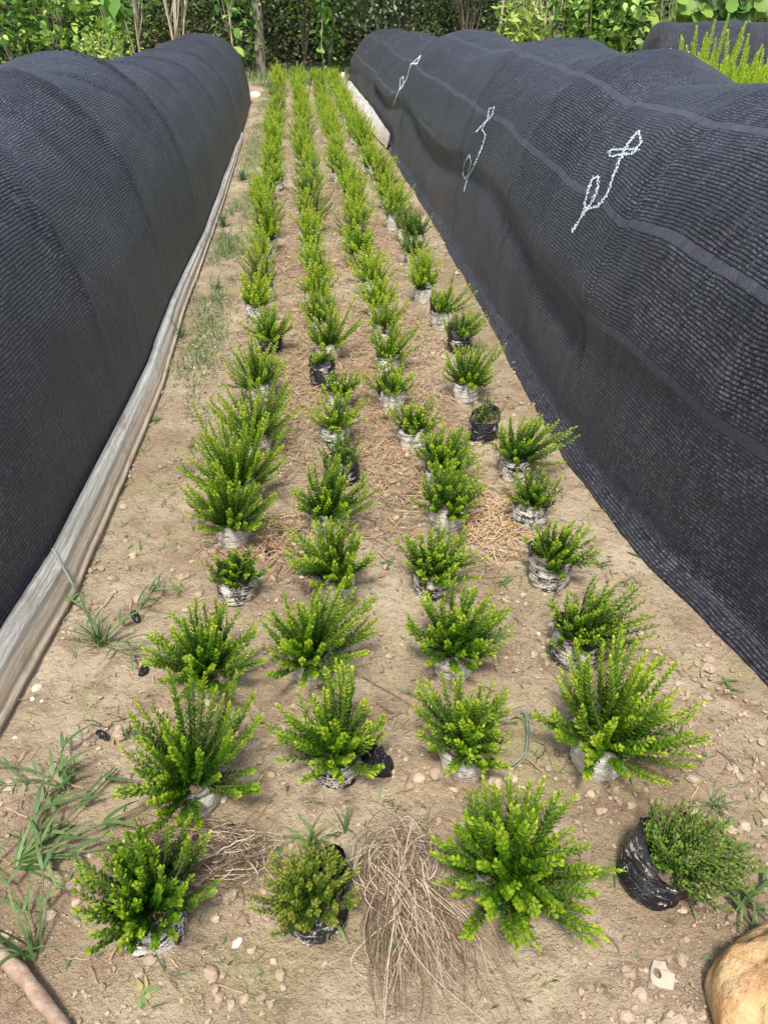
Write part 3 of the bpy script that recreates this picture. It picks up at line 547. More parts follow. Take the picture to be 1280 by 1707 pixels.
# row, base px, top px y, left px, right px, style, bag, flap(deg,h) or None, label
W, X_, B_ = 'bag_white', 'bag_mixed', 'bag_black'
NEAR = [
 (0, 250, 1592, 1415, 118, 352, dict(n=46, st='shrub', tip=-.08, leaf=.019, ph=1.3), X_, (0, .03), 'dull green bushy shrub leaning over a gaping black and white bag, front left', (-0.05, -0.06), 0.066),
 (0, 322, 1362, 1150, 150, 412, dict(n=30, st='shrub', tip=0, ph=1.5), W, None, 'wide star-shaped shrub above the small coil of dry straw', (0, 0), 0.056),
 (0, 345, 1168, 1000, 246, 432, dict(n=34, st='shrub', tip=.02), W, None, 'bright domed shrub in a white bag just behind the star-shaped one, leftmost row', (0, 0), 0.056),
 (0, 394, 1010, 915, 345, 440, dict(n=22, st='shrub', tip=-.12), X_, None, 'small dark tufted shrub with dusty pale bag, fourth of the leftmost row', (0, 0), 0.055),
 (0, 388, 912, 760, 318, 458, dict(n=30, st='shrub', tip=.05), W, None, 'tall upright shrub in a clear-standing white bag, fifth of the leftmost row', (0, 0), 0.056),
 (0, 398, 850, 672, 290, 475, dict(n=34, st='shrub', tip=.08), X_, (0, .05), 'large shrub sprawling to the left with black bag flap on its right', (0, 0), 0.056),
 (0, 428, 762, 600, 372, 486, dict(n=34, st='shrub', tip=.03), X_, None, 'shrub with straight upright shoots behind the sprawling one, leftmost row', (0, 0), 0.055),
 (0, 432, 672, 555, 368, 482, dict(n=26, st='shrub', tip=-.02), X_, None, 'fine-leaved shrub with pale grass blades growing through it, leftmost row', (0, 0), 0.055),
 (0, 452, 592, 500, 400, 500, dict(n=30, st='shrub', tip=.04), B_, None, 'broad low fan-shaped shrub in the leftmost row beside the brown straw litter', (0, 0), 0.055),
 (1, 528, 1572, 1430, 442, 578, dict(n=60, st='shrub_olive', tip=.05, leaf=.0155, gap=.005, ph=1.35), B_, (0.6, .05), 'olive-brown small-leaved shrub inside a wide open black bag rim, front of the second row', (-0.10, -0.04), 0.062),
 (1, 562, 1312, 1130, 455, 624, dict(n=30, st='shrub', tip=.03), X_, None, 'bright shrub in a white streaked bag with a crumpled black bag beside it', (0, 0), 0.058),
 (1, 520, 1140, 968, 432, 615, dict(n=34, st='shrub', tip=.06), W, None, 'large bright bushy shrub, third from the front in the second row', (0, 0), 0.056),
 (1, 560, 1003, 850, 485, 615, dict(n=30, st='shrub', tip=.04), W, None, 'upright yellow-tipped shrub, fourth from the front in the second row', (0, 0), 0.056),
 (1, 548, 893, 768, 485, 620, dict(n=30, st='shrub', tip=-.02), X_, None, 'wide darker shrub hiding its bag, fifth from the front in the second row', (0, 0), 0.056),
 (1, 570, 810, 722, 535, 600, dict(n=18, st='shrub_dark', tip=.1, ph=1.2), B_, None, 'tiny shrub at the back rim of a big ribbed grey bag with bare soil', (0, 0), 0.062),
 (1, 560, 748, 640, 512, 612, dict(n=24, st='shrub', tip=.03), X_, None, 'spiky open shrub behind the ribbed grey bag, second row', (0, 0), 0.055),
 (1, 565, 690, 612, 548, 606, dict(n=20, st='shrub', tip=0), X_, None, 'narrow pale shrub half hidden between two others, second row', (0, 0), 0.055),
 (1, 538, 648, 578, 514, 560, dict(n=18, st='shrub', tip=.02, ph=1.2), B_, None, 'very small sprig on top of a tall exposed grey bag, second row', (0, 0), 0.056),
 (1, 548, 605, 490, 508, 592, dict(n=26, st='shrub', tip=.07), X_, None, 'fan of bright shoots above a half-black bag, behind the small sprig', (0, 0), 0.055),
 (2, 848, 1525, 1325, 722, 1000, dict(n=56, st='shrub', tip=.02, ph=1.85, leaf=.022), W, None, 'largest spreading shrub, at the front beside the big bundle of dry straw', (0, 0), 0.06),
 (2, 780, 1300, 1145, 705, 862, dict(n=34, st='shrub', tip=.02), W, None, 'compact glossy shrub in a low white bag beside the thin wire loop', (0, 0), 0.058),
 (2, 762, 1130, 970, 693, 870, dict(n=34, st='shrub', tip=.05), W, (2.9, .03), 'feathery shrub whose bag is black on the left and white on the right', (0, 0), 0.058),
 (2, 722, 1000, 890, 668, 805, dict(n=32, st='shrub', tip=.0), X_, None, 'dense rounded shrub hiding its bag, fourth from the front in the third row', (0, 0), 0.056),
 (2, 748, 885, 765, 698, 820, dict(n=28, st='shrub', tip=.03), W, None, 'low spreading shrub in a bright white flaking bag, third row', (0, 0), 0.058),
 (2, 738, 812, 700, 705, 800, dict(n=28, st='shrub', tip=.05), X_, (3.0, .06), 'light green shrub with a black bag flap raised on its left, third row', (0, 0), 0.055),
 (2, 692, 750, 655, 660, 755, dict(n=26, st='shrub', tip=.07), W, None, 'yellow-tipped shrub in a cream bag, seventh from the front in the third row', (0, 0), 0.056),
 (2, 656, 686, 590, 618, 692, dict(n=24, st='shrub', tip=.05), W, (2.9, .025), 'narrow shrub in a cream bag with black torn rim, third row', (0, 0), 0.054),
 (2, 648, 626, 528, 612, 712, dict(n=28, st='shrub', tip=.03), X_, None, 'wide fine-leaved shrub crossed by a white twig, third row', (0, 0), 0.055),
 (3, 1098, 1512, 1372, 1075, 1222, dict(n=110, st='shrub_dark', tip=.02, leaf=.0165, gap=.006, ph=1.6), B_, (2.9, .045), 'dark small-leaved round shrub tipping out of a shiny black bag, front right', (-0.02, 0.24), 0.066),
 (3, 1010, 1300, 1080, 940, 1172, dict(n=36, st='shrub', tip=.04, ph=1.45, leaf=.022), W, None, 'tall many-shooted shrub in a white bag, second of the rightmost row', (0, 0), 0.062),
 (3, 968, 1120, 975, 928, 1076, dict(n=40, st='shrub', tip=-.08, leaf=.018), X_, (2.9, .03), 'rounded dull green shrub in a black bag streaked white, third of the rightmost row', (0, 0), 0.062),
 (3, 922, 985, 862, 888, 1000, dict(n=18, st='shrub', tip=0), X_, (2.6, .02), 'sparse shrub in a grey marbled bag, fourth of the rightmost row', (0, 0), 0.06),
 (3, 888, 882, 778, 845, 930, dict(n=26, st='shrub', tip=-.02, leaf=.017), X_, None, 'small bushy shrub in a grey speckled bag, fifth of the rightmost row', (0, 0), 0.058),
 (3, 862, 802, 682, 838, 962, dict(n=22, st='shrub', tip=.03), X_, (2.9, .03), 'open shrub with a long shoot reaching towards the net, rightmost row', (0, 0), 0.056),
 (3, 808, 740, 658, 784, 834, dict(n=20, st='shrub_dark', tip=.15, ph=1.2, leaf=.016), B_, (0.6, .02), 'tiny round-topped shrub in a black bag smeared white, rightmost row', (0, 0), 0.058),
 (3, 780, 672, 555, 745, 848, dict(n=34, st='shrub', tip=.04), W, None, 'tall full shrub in a cream bag, closest to the right net', (0, 0), 0.056),
 (3, 768, 590, 510, 752, 822, dict(n=24, st='shrub', tip=.0), B_, (2.9, .03), 'shrub crowded behind the tall full one, black bag edge at its left, rightmost row', (0, 0), 0.055),
 (3, 738, 550, 455, 710, 792, dict(n=26, st='shrub', tip=.02), W, (2.9, .05), 'spreading shrub in a cream bag with a black flap, tenth of the rightmost row', (0, 0), 0.056),
]
R = random.Random(5)
cnt = [0, 0, 0, 0]
for (row, bx, by, ty, lx_, rx_, o, bag, flap, lab, tilt, br) in NEAR:
    x, y = at(bx, by, 0.0); y += br * 0.9; cnt[row] += 1
    _, zt = atY((lx_ + rx_) / 2, ty, y); x1, _ = atY(lx_, (ty + by) / 2 - 20, y); x2, _ = atY(rx_, (ty + by) / 2 - 20, y)
    xc = (x1 + x2) / 2 - x; wd = (x2 - x1) / 2; h = 0.092 if row < 3 else 0.102
    if 'exposed' in lab: h = 0.12
    zt = max(zt, h + 0.06)
    ls = o.get('leaf', 0.0205) * 0.94; hi = y < 2.4
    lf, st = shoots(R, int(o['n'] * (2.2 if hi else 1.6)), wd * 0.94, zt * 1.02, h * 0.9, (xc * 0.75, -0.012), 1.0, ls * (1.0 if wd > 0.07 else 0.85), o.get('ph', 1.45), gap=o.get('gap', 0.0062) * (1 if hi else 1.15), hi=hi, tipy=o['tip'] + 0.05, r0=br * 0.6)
    bm_, sm_ = bag_mesh(R, br, h, flap)
    root = place((x, y, gz(x, y) - 0.004), bm_, sm_, lf.mesh('foliage'), st.mesh('stems'), M[o['st']], M[bag], lab, tilt)
    if 'back rim' in lab:
        for c in root.children:
            if c.name.startswith(('foliage', 'stems')): c.location = (0.01, 0.025, 0)
# the repeats farther down the bed: a few plants built once, then copied with their parts
PROT = []
for i in range(10):
    lf, st = shoots(R, R.choice((34, 40, 46)), R.uniform(0.085, 0.115), R.uniform(0.25, 0.32), 0.095, (R.uniform(-.03, .03), 0), 1.0, R.uniform(0.021, 0.024), 1.25, gap=0.008, hi=False, tipy=R.uniform(.14, .26))
    bm_, sm_ = bag_mesh(R, 0.055, 0.11, R.choice([None, (2.9, .03), (R.uniform(0, 6), .02)]), nf=24)
    PROT.append((bm_, sm_, lf.mesh('foliage'), st.mesh('stems'), R.choice([M['bag_white'], M['bag_mixed'], M['bag_mixed']])))
for P in PROT: P[0].materials.append(P[4]); P[1].materials.append(M['potsoil']); P[2].materials.append(M['shrub_dark' if P is PROT[3] else ('shrub_olive' if P is PROT[7] else 'shrub')]); P[3].materials.append(M['twig'])
rowx = [[(3, -0.30), (6.5, -0.35), (14.1, -0.45)], [(3, 0.01), (6.5, -0.03), (14.1, -0.13)], [(3, 0.335), (6.5, 0.28), (14.1, 0.165)], [(3, 0.64), (6.5, 0.585), (14.1, 0.42)]]
starty = [3.98, 3.78, 3.62, 4.20]; endy = [14.9, 15.0, 15.2, 15.3]
protos = []
bagw = {W: 'pale bag', X_: 'streaked bag'}
for row in range(4):
    y = starty[row]
    while y < endy[row]:
        cnt[row] += 1; k = R.randrange(10); P = PROT[k]; s = R.uniform(0.84, 1.16)
        big = 'large' if s > 1.06 else ('small' if s < 0.92 else 'mid-sized')
        x = float(interp(rowx[row], y)) + R.gauss(0, 0.018)
        lab = '%s bright green shrub, %s from the front in the %s' % (big, ordn(cnt[row]), ROWN[row])
        if not any(pk == k for pk, _ in protos):
            root = place((x, y, gz(x, y) - 0.004), P[0], P[1], P[2], P[3], None, None, lab); protos.append((k, root))
        else:
            src = dict(protos)[k]; root = src.copy(); COL.objects.link(root); root['label'] = lab
            for ch in src.children:
                c = ch.copy(); COL.objects.link(c); c.parent = root
                for g in ch.children: d = g.copy(); COL.objects.link(d); d.parent = c
            root.location = (x, y, gz(x, y) - 0.004)
        root.rotation_euler = (R.uniform(-.05, .05), R.uniform(-.05, .05), R.uniform(0, 6.28)); root.scale = (s, s, s * R.uniform(0.92, 1.1))
        y += R.uniform(0.26, 0.35)
# larger shrubs standing between the right tunnel and the far one
spots = [(1108, 92, 6.6, 'low pale shrub tip just left of the tallest one, beyond the right net'), (1180, 66, 6.3, 'tallest yellow-green shrub beyond the right net, in front of the far tunnel'), (1208, 90, 6.8, 'shrub with short blunt shoots just right of the tallest, beyond the right net'),
         (1238, 78, 6.1, 'slim shrub with yellow and orange tip beyond the right net'), (1266, 100, 6.4, 'low shrub at the right picture edge beyond the right net'), (1146, 100, 6.0, 'low shrub in front of the tallest one, beyond the right net'), (1292, 92, 6.9, 'shrub cut by the right picture edge beyond the right net')]
for i, (px_, py_, y, lab) in enumerate(spots):
    x, zt = atY(px_, py_, y)
    lf, st = shoots(R, 260, 0.42, zt * 0.99, 0.2, (0, 0), 1.0, 0.042, 1.0, gap=0.013, hi=False, tipy=0.26, r0=0.18, upright=-0.15)
    root = empty('garden_shrub', (x, y, 0)); tag(root, lab, 'shrub', 'shrubs beyond the right net tunnel'); link('foliage', lf.mesh('foliage'), M['shrub'], root); link('stems', st.mesh('stems'), M['twig'], root)
    mb = MB()
    for k in range(6): a = k * 1.05; tube(mb, [(0.05 * math.cos(a), 0.05 * math.sin(a), -0.02), (0.09 * math.cos(a), 0.09 * math.sin(a), 0.12), (0.10 * math.cos(a), 0.10 * math.sin(a), 0.26)], 0.01, 5)
    link('trunk', mb.mesh('trunk'), M['twig'], root)
# ---------------------------------------------------------------- straw
def strands(mb, paths, r=0.0016, k=3, tints=None):
    for i, p in enumerate(paths): tube(mb, p, r * (0.55 + 1.15 * random.Random(i).random() ** 2) * np.linspace(1.1, 0.5, len(p)), 4, (tints[i] if tints is not None else random.Random(i * 7).random()), flat=0.35, cap=False)
def coil():
    R = random.Random(3); x0, y0 = at(345, 1436); mb = MB(); paths = []
    for i in range(110):
        a0 = R.uniform(0, 6.28); rx = R.uniform(0.05, 0.155); ry = R.uniform(0.02, 0.06); sp = R.uniform(1.5, 4.2); rot = R.gauss(0, 0.3); cx = R.gauss(0, 0.02); cy = R.gauss(0, 0.012); p = []
        for t in np.linspace(0, 1, 16):
            a = a0 + sp * t; q = 1 + 0.12 * math.sin(5 * a + i); u, v = rx * math.cos(a) * q, ry * math.sin(a) * q
            xx = cx + u * math.cos(rot) - v * math.sin(rot); yy = cy + u * math.sin(rot) + v * math.cos(rot); p.append((xx, yy, 0.022 + 0.03 * R.random() * 0.3 + 0.025 * (i / 70) + 0.006 * math.sin(a * 2 + i)))
        paths.append(p)
    for i in range(22):
        a = R.uniform(2.2, 4.6) if i % 2 else R.uniform(-0.6, 0.9); L = R.uniform(0.06, 0.17); b = R.uniform(-.3, .3)
        paths.append([(L * t * math.cos(a + b * t), L * t * math.sin(a + b * t) * 0.6, 0.02 + 0.02 * math.sin(3 * t)) for t in np.linspace(0.1, 1, 7)])
    strands(mb, paths, 0.0013); o = link('straw_coil', mb.mesh('straw_coil'), M['straw'], None, (x0, y0, gz(x0, y0))); tag(o, 'small tangled coil of dry pale straw lying behind the front left shrub', 'straw')
coil()
def bundle():
    R = random.Random(9); mb = MB(); paths = []; kx, ky = at(668, 1470, 0.04)
    root = (kx, ky, 0)
    for i in range(250):       # strands fanning towards the camera
        s = R.random(); tx, ty = at(625 + 245 * R.random() ** 1.25, 1600 + 130 * R.random()); tx -= kx; ty -= ky; b = R.gauss(0, 0.03); z0 = 0.035 + R.uniform(0, 0.035)
        sx, sy = R.gauss(0.0, 0.025), R.gauss(0, 0.03)
        L = R.uniform(0.55, 1.08); p = []
        for t in np.linspace(0, 1, 10):
            w_ = math.sin(PI * t); p.append((sx + (tx - sx) * t * L + b * w_ + 0.003 * math.sin(9 * t + i), sy + (ty - sy) * t * L + 0.2 * b * w_, z0 * (1 - t) ** 0.8 + 0.012 + 0.03 * s * w_ + 0.004 * math.sin(7 * t + i)))
        paths.append(p)
    for i in range(120):       # loops bulging to the left of the knot and over it
        a0 = R.uniform(0, 6.28); sp = R.uniform(2.0, 4.2); rx = R.uniform(0.03, 0.085); ry = R.uniform(0.03, 0.085); cx, cy = R.gauss(-0.005, 0.018), R.gauss(0.03, 0.02)
        tlt = R.uniform(-.4, .4); p = []
        for t in np.linspace(0, 1, 13):
            a = a0 + sp * t; u = rx * math.cos(a); v = ry * math.sin(a); p.append((cx + u, cy + v, 0.05 + 0.022 * math.sin(a + tlt * 4) + tlt * u * 0.4 + R.uniform(0, 0.004)))
        paths.append(p)
    for i in range(26):        # upright stubs
        tx, ty = (R.gauss(0.0, 0.05), R.uniform(0.06, 0.16)); L = 1; b = R.gauss(0, .02)
        paths.append([(tx * t + b * math.sin(3 * t), ty * t, 0.04 + 0.06 * math.sin(PI * t * 0.8) + 0.003) for t in np.linspace(0, L, 7)])
    strands(mb, paths, 0.00105, 3); o = link('straw_bundle', mb.mesh('straw_bundle'), M['straw'], None, (kx, ky, gz(kx, ky))); tag(o, 'large sheaf of dry straw fanning towards the viewer, at the front centre', 'straw')
bundle()
def litter():
    R = np.random.default_rng(4); mb = MB(); n = 0
    T = np.array([(-0.5, 0, 0), (-0.16, 0.012, 0.03), (0.2, -0.01, 0.02), (0.5, 0.0, 0.0), (-0.5, 0.022, 0), (-0.16, 0.034, 0.03), (0.2, 0.012, 0.02), (0.5, 0.02, 0)]); TF = [(0, 1, 5, 4), (1, 2, 6, 5), (2, 3, 7, 6)]
    def lay(N, xr, yf, mask, L=(0.03, 0.11), dz=0.012, tm=0.5):
        x = R.uniform(*xr, N); y = yf(N); keep = mask(x, y) > R.random(N); x, y = x[keep], y[keep]; k = len(x)
        a = R.uniform(0, 6.28, k); ln = R.uniform(*L, k); wd = R.uniform(0.06, 0.12, k) * 1.2; el = R.normal(0, 0.12, k)
        Xv = np.stack([np.cos(a) * np.cos(el), np.sin(a) * np.cos(el), np.sin(el)], -1) * ln[:, None]; Yv = np.stack([-np.sin(a), np.cos(a), 0 * a], -1) * wd[:, None]; Zv = np.stack([0 * a, 0 * a, ln], -1)
        mb.inst(T, TF, np.stack([Xv, Yv, Zv], -1), np.stack([x, y, gh(x, y) + 0.005 + R.random(k) * dz], -1), np.clip(R.normal(tm, 0.25, k), 0, 1))
    def patch(x, y):
        p = np.clip((fbm(x * 2.2, y * 1.6, 90, 3) + 0.14) * 5, 0, 1)
        return p * np.exp(-((x - 0.12) / 0.42) ** 4) * np.clip((y - 1.9) / 0.8, 0, 1) * np.where(y > 8, 0.5, 1)
    lay(42000, (-0.6, 0.85), lambda N: 1.9 + 12 * R.random(N) ** 1.6, patch)
    lay(2600, (-0.8, 1.0), lambda N: 0.5 + 6 * R.random(N), lambda x, y: np.clip(fbm(x * 3, y * 3, 95, 3) * 4 + 0.4, 0.05, 1), (0.01, 0.06), 0.006, 0.35)
    lay(2500, (0.45, 0.85), lambda N: 1.75 + 0.7 * R.random(N), lambda x, y: np.exp(-((x - 0.53) / 0.12) ** 2 - ((y - 2.05) / 0.16) ** 2), (0.03, 0.12), 0.02, 0.75)
    lay(1800, (-0.45, 0.0), lambda N: 1.75 + 0.5 * R.random(N), lambda x, y: np.exp(-((x + 0.18) / 0.07) ** 2 - ((y - 2.02) / 0.14) ** 2), (0.03, 0.10), 0.02, 0.4)
    o = link('straw_litter', mb.mesh('straw_litter', False), M['litter']); tag(o, 'brown straw and dead grass scattered between the plant rows', None, None, 'stuff')
litter()
def crumbs():
    R = np.random.default_rng(14); mb = MB()
    q = []
    for j in range(5):
        for i in range(8): ph = PI * j / 4; t = 2 * PI * i / 8; q.append((math.sin(ph) * math.cos(t), math.sin(ph) * math.sin(t), math.cos(ph)))
    q = np.array(q); TF = [(j * 8 + i, (j + 1) * 8 + i, (j + 1) * 8 + (i + 1) % 8, j * 8 + (i + 1) % 8) for j in range(4) for i in range(8)]
    for v in range(7):
        T = q * (1 + 0.35 * R.normal(0, 0.6, (len(q), 1)).clip(-1, 1)); T[0:8] = T[0]; T[-8:] = T[-1]
        N = 2600; x = R.uniform(-0.9, 1.15, N); y = 0.45 + 5.5 * R.random(N) ** 1.7
        d = np.clip(fbm(x * 4, y * 4, 99, 3) * 6 + 0.30, 0.03, 1); keep = d > R.random(N); x, y = x[keep], y[keep]; k = len(x)
        s = np.exp(R.normal(math.log(0.0034), 0.6, k)).clip(0.0012, 0.015); a = R.uniform(0, 6.28, k)
        A = np.stack([np.cos(a), np.sin(a), 0 * a], -1) * (s * R.uniform(0.8, 1.5, k))[:, None]; B = np.stack([-np.sin(a), np.cos(a), 0 * a], -1) * s[:, None]; Cc = np.stack([0 * a, 0 * a, s * R.uniform(0.5, 0.85, k)], -1)
        mb.inst(T, TF, np.stack([A, B, Cc], -1), np.stack([x, y, gh(x, y) + s * 0.15 + 0.003], -1), np.clip(R.normal(0.5, 0.3, k), 0, 1))
    o = link('soil_crumbs', mb.mesh('soil_crumbs', False), M['clod']); tag(o, 'loose crumbs and grit of dry soil strewn over the bed', None, None, 'stuff')
crumbs()
# ---------------------------------------------------------------- weeds
def blade(mb, b, a, L, rise, bend, wd, tint, n=6, R=random):
    t = np.linspace(0, 1, n); d = np.array([math.cos(a), math.sin(a), 0]); s = np.array([-math.sin(a), math.cos(a), 0])
    z = L * (rise * t - bend * t ** 2.2); hor = L * (1 - 0.5 * rise) * t ** 1.2
    P = np.array(b) + d[None] * hor[:, None] + s[None] * (R.gauss(0, 0.06) * L * t ** 2)[:, None]; P[:, 2] += z; P[:, 2] = np.maximum(P[:, 2], b[2] + 0.004)
    w_ = wd * (1 - t ** 1.8) * np.minimum(1, 0.5 + 3 * t) ; V_ = np.empty((2 * n, 3)); V_[0::2] = P - s * w_[:, None]; V_[1::2] = P + s * w_[:, None]; V_[1::2, 2] += w_ * 0.5; V_[0::2, 2] += w_ * 0.5
    mb.add(V_, [(2 * i, 2 * i + 1, 2 * i + 3, 2 * i + 2) for i in range(n - 1)], tint)
def weed(px, py, n, L, wd, label, seed, low=False, name='grass_clump', cat='weed', tint=0.45, dirs=None, stems=0):
    R = random.Random(seed); x, y = at(px, py); mb = MB()
    for i in range(n):
        a = R.uniform(*dirs) if dirs else R.uniform(0, 2 * PI); blade(mb, (R.gauss(0, 0.008), R.gauss(0, 0.008), 0), a, L * R.uniform(0.5, 1.1), R.uniform(0.2, 0.5) if low else R.uniform(0.6, 1.25), R.uniform(0.1, 0.4) if low else R.uniform(0.1, 0.7), wd * R.uniform(0.6, 1.2), R.gauss(tint, 0.15), R=R)
    for i in range(stems):     # long runners carrying leaves
        a = R.uniform(*dirs) if dirs else R.uniform(0, 2 * PI); ln = L * R.uniform(1.0, 1.7); rise = R.uniform(0.1, 0.5); p = []
        for t in np.linspace(0, 1, 8): p.append((math.cos(a + 0.3 * t) * ln * t, math.sin(a + 0.3 * t) * ln * t, 0.01 + rise * ln * t * (1.1 - t)))
        tube(mb, p, 0.0017, 4, 0.65)
        for q in p[2::2]:
            for sgn in (-1, 1): blade(mb, q, a + sgn * R.uniform(0.2, 1.1), L * R.uniform(0.25, 0.75), 0.45, 0.35, wd * 1.1, R.gauss(tint, 0.12), R=R)
    o = link(name, mb.mesh(name), M['grass'], None, (x, y, gz(x, y))); tag(o, label, cat, 'weeds growing on the bed')
weed(168, 1075, 26, 0.19, 0.0035, 'tall grassy weed with long stems against the left film', 1, stems=5)
weed(28, 1440, 14, 0.20, 0.005, 'broad-bladed grass weed sprawling at the left picture edge', 2, low=True, stems=5, dirs=(-0.6, 1.7))
weed(60, 1590, 12, 0.20, 0.0035, 'thin arching grass beside the stick in the lower left corner', 3, stems=2)
weed(108, 1320, 10, 0.14, 0.003, 'upright wispy weed between the left film and the star-shaped shrub', 4, stems=2)
weed(215, 1225, 22, 0.06, 0.0015, 'tiny fine tuft behind the star-shaped shrub', 5)
weed(520, 1415, 10, 0.16, 0.004, 'leaning grass weed right behind the open black bag rim', 6, stems=1)
weed(575, 1390, 7, 0.12, 0.0035, 'short grass weed beside the leaning one, towards the straw sheaf', 7)
weed(636, 1585, 18, 0.10, 0.0032, 'light green grass tuft against the left side of the straw sheaf', 8, tint=.6)
weed(1195, 1345, 26, 0.09, 0.0016, 'fine wispy tuft behind the dark round front right shrub', 9)
weed(1245, 1500, 16, 0.13, 0.0035, 'weed with narrow leaves between the front right shrub and the picture edge', 10, stems=2)
weed(1262, 1560, 12, 0.10, 0.004, 'leafy weed directly behind the ochre rock', 11, stems=2)
weed(1022, 1450, 9, 0.06, 0.003, 'small reddish-green weed left of the black front right bag', 12, low=True)
weed(916, 1085, 26, 0.05, 0.0013, 'little mossy tuft left of the black and white bag in the rightmost row', 13, tint=.3)
weed(840, 970, 8, 0.055, 0.004, 'tiny flat weed between the third and rightmost rows', 14, low=True)
weed(1075, 925, 7, 0.07, 0.005, 'small blue-green weed near the hem of the right net', 15, low=True)
weed(1000, 940, 9, 0.07, 0.003, 'small weed to the right of the grey marbled bag', 16, low=True)
weed(920, 1010, 14, 0.08, 0.0022, 'yellowish grass at the foot of the grey marbled bag', 17, tint=.75)
weed(1215, 1140, 8, 0.06, 0.003, 'tiny creeping weed near the right net foot, by the lower right', 18, low=True)
weed(300, 990, 12, 0.12, 0.002, 'thin yellow-green grass left of the small tufted shrub', 19, tint=.75)
weed(310, 790, 20, 0.10, 0.002, 'grass tuft under the left side of the sprawling shrub', 20)
weed(300, 560, 44, 0.14, 0.0025, 'grass tuft at the foot of the left film, halfway down the row', 21)
weed(372, 380, 60, 0.2, 0.003, 'dense grass tuft by the left film in the distance', 22)
weed(682, 735, 9, 0.14, 0.003, 'pale grass stem between the second and third rows beside the cream bag', 23)
weed(775, 905, 8, 0.06, 0.002, 'tiny weed just in front of the flaking white bag', 24)
weed(690, 1165, 7, 0.12, 0.0014, 'very thin sprout between the second and third rows', 25)
weed(870, 1195, 9, 0.05, 0.004, 'small broad-leaved weed above the thin wire loop', 26, low=True)
weed(960, 735, 3, 0.30, 0.0012, 'long thin grass stalk leaning against the right net', 27, dirs=(0.2, 0.9), tint=.7)
weed(425, 610, 14, 0.17, 0.0026, 'pale grass blades arching out of the fine-leaved shrub in the leftmost row', 28, tint=.65)
weed(470, 1425, 8, 0.03, 0.004, 'tiny round-leaved seedling beside the straw coil', 29, low=True)
weed(190, 1375, 10, 0.03, 0.004, 'tiny clover-like seedling left of the star-shaped shrub bag', 30, low=True)
weed(240, 1660, 12, 0.035, 0.005, 'pale green seedling in front of the front left bag', 31, low=True, tint=.7)
weed(905, 905, 14, 0.08, 0.003, 'thin weed at the foot of the speckled grey bag in the rightmost row', 41)
weed(640, 700, 12, 0.07, 0.003, 'small grass tuft left of the cream bag with torn rim', 42)
weed(470, 880, 14, 0.07, 0.003, 'low grass tuft between the clear-standing white bag and the second row', 43, low=True)
weed(650, 940, 10, 0.05, 0.003, 'tiny tuft midway between the second and third rows', 44, low=True)
weed(120, 1290, 16, 0.09, 0.002, 'fine pale grass in front of the near end of the left film', 45, tint=.7)
weed(255, 700, 12, 0.06, 0.004, 'flat leafy weed on the bare path beside the left film', 46, low=True)
weed(1050, 975, 12, 0.05, 0.003, 'small grass sprig between the grey marbled bag and the right net', 47, low=True, tint=.6)
weed(1140, 1225, 12, 0.05, 0.003, 'small sprig right of the tall many-shooted shrub', 48, low=True)
weed(830, 1060, 10, 0.05, 0.003, 'low weed between the feathery shrub and the dull green rounded one', 49, low=True)
weed(360, 480, 40, 0.12, 0.0025, 'grass patch between the left film and the leftmost row, middle distance', 50)
weed(405, 300, 60, 0.18, 0.003, 'bushy grass patch beside the left net where its film ends', 51)
def far_grass():
    R = random.Random(41); mb = MB(); nr = np.random.default_rng(41)
    for i in range(23000):
        r = R.random()
        if r < 0.5: x = R.gauss(-0.60, 0.075); y = 2.6 + 12.5 * R.random() ** 1.1; L = R.uniform(0.02, 0.065)
        elif r < 0.60: x = R.gauss(-0.56, 0.09); y = R.gauss(4.8, 0.8); L = R.uniform(0.04, 0.10)
        elif r < 0.72: x = R.uniform(-0.55, 0.6); y = R.uniform(5.5, 14.8); L = R.uniform(0.05, 0.13)
        elif r < 0.86: x = R.uniform(-1.0, 0.75); y = R.uniform(14.6, 17.2); L = R.uniform(0.1, 0.28)
        else: x = R.uniform(-0.75, 0.95); y = 0.6 + 8 * R.random(); L = R.uniform(0.015, 0.05)
        if (r < 0.60 or r > 0.72) and r < 0.86 and 0.6 * vnoise(x * 5, y * 1.7, 77) + 0.4 * vnoise(x * 14, y * 6, 78) < 0.30 + 0.35 * R.random(): continue
        blade(mb, (x, y, gz(x, y)), R.uniform(0, 6.28), L, R.uniform(0.4, 1.2), R.uniform(0.1, 0.6), 0.0025 if y < 14 else 0.006, R.gauss(0.55, 0.2), 4, R)
    o = link('grass', mb.mesh('grass'), M['grass']); tag(o, 'thin short grass along the left path and at the far end of the bed', None, None, 'stuff')
far_grass()
# ---------------------------------------------------------------- small things on the soil
def stone(px, py, r, label, seed, mat='stone', name='stone', z=0.25, cat='stone', grp='small stones on the soil', rough=.3, tint=.5, sub=8):
    x, y = at(px, py); mb = MB(); blob(mb, (0, 0, 0), r, seed, rough, sub, tint); o = link(name, mb.mesh(name), M[mat], None, (x, y, gz(x, y) + r[2] * z)); o.rotation_euler = (0, 0, seed * 1.3); tag(o, label, cat, grp); return o
stone(1292, 1668, (0.100, 0.130, 0.09), 'large ochre rock at the lower right corner', 4, 'boulder', 'rock', .35, 'rock', None, .2, .5, 44)
stone(62, 1148, (0.016, 0.012, 0.010), 'largest pale stone by the left film', 8); stone(54, 1165, (0.007, .006, .005), 'small white pebble in front of the largest pale stone by the film', 9, tint=1); stone(70, 1170, (0.005, .005, .004), 'tiny white pebble beside the small one by the film', 10, tint=1)
stone(53, 1208, (0.006, .005, .004), 'lone round pebble near the end of the left film', 11); stone(25, 1230, (.008, .004, .003), 'flat yellowish pebble at the left edge', 12)
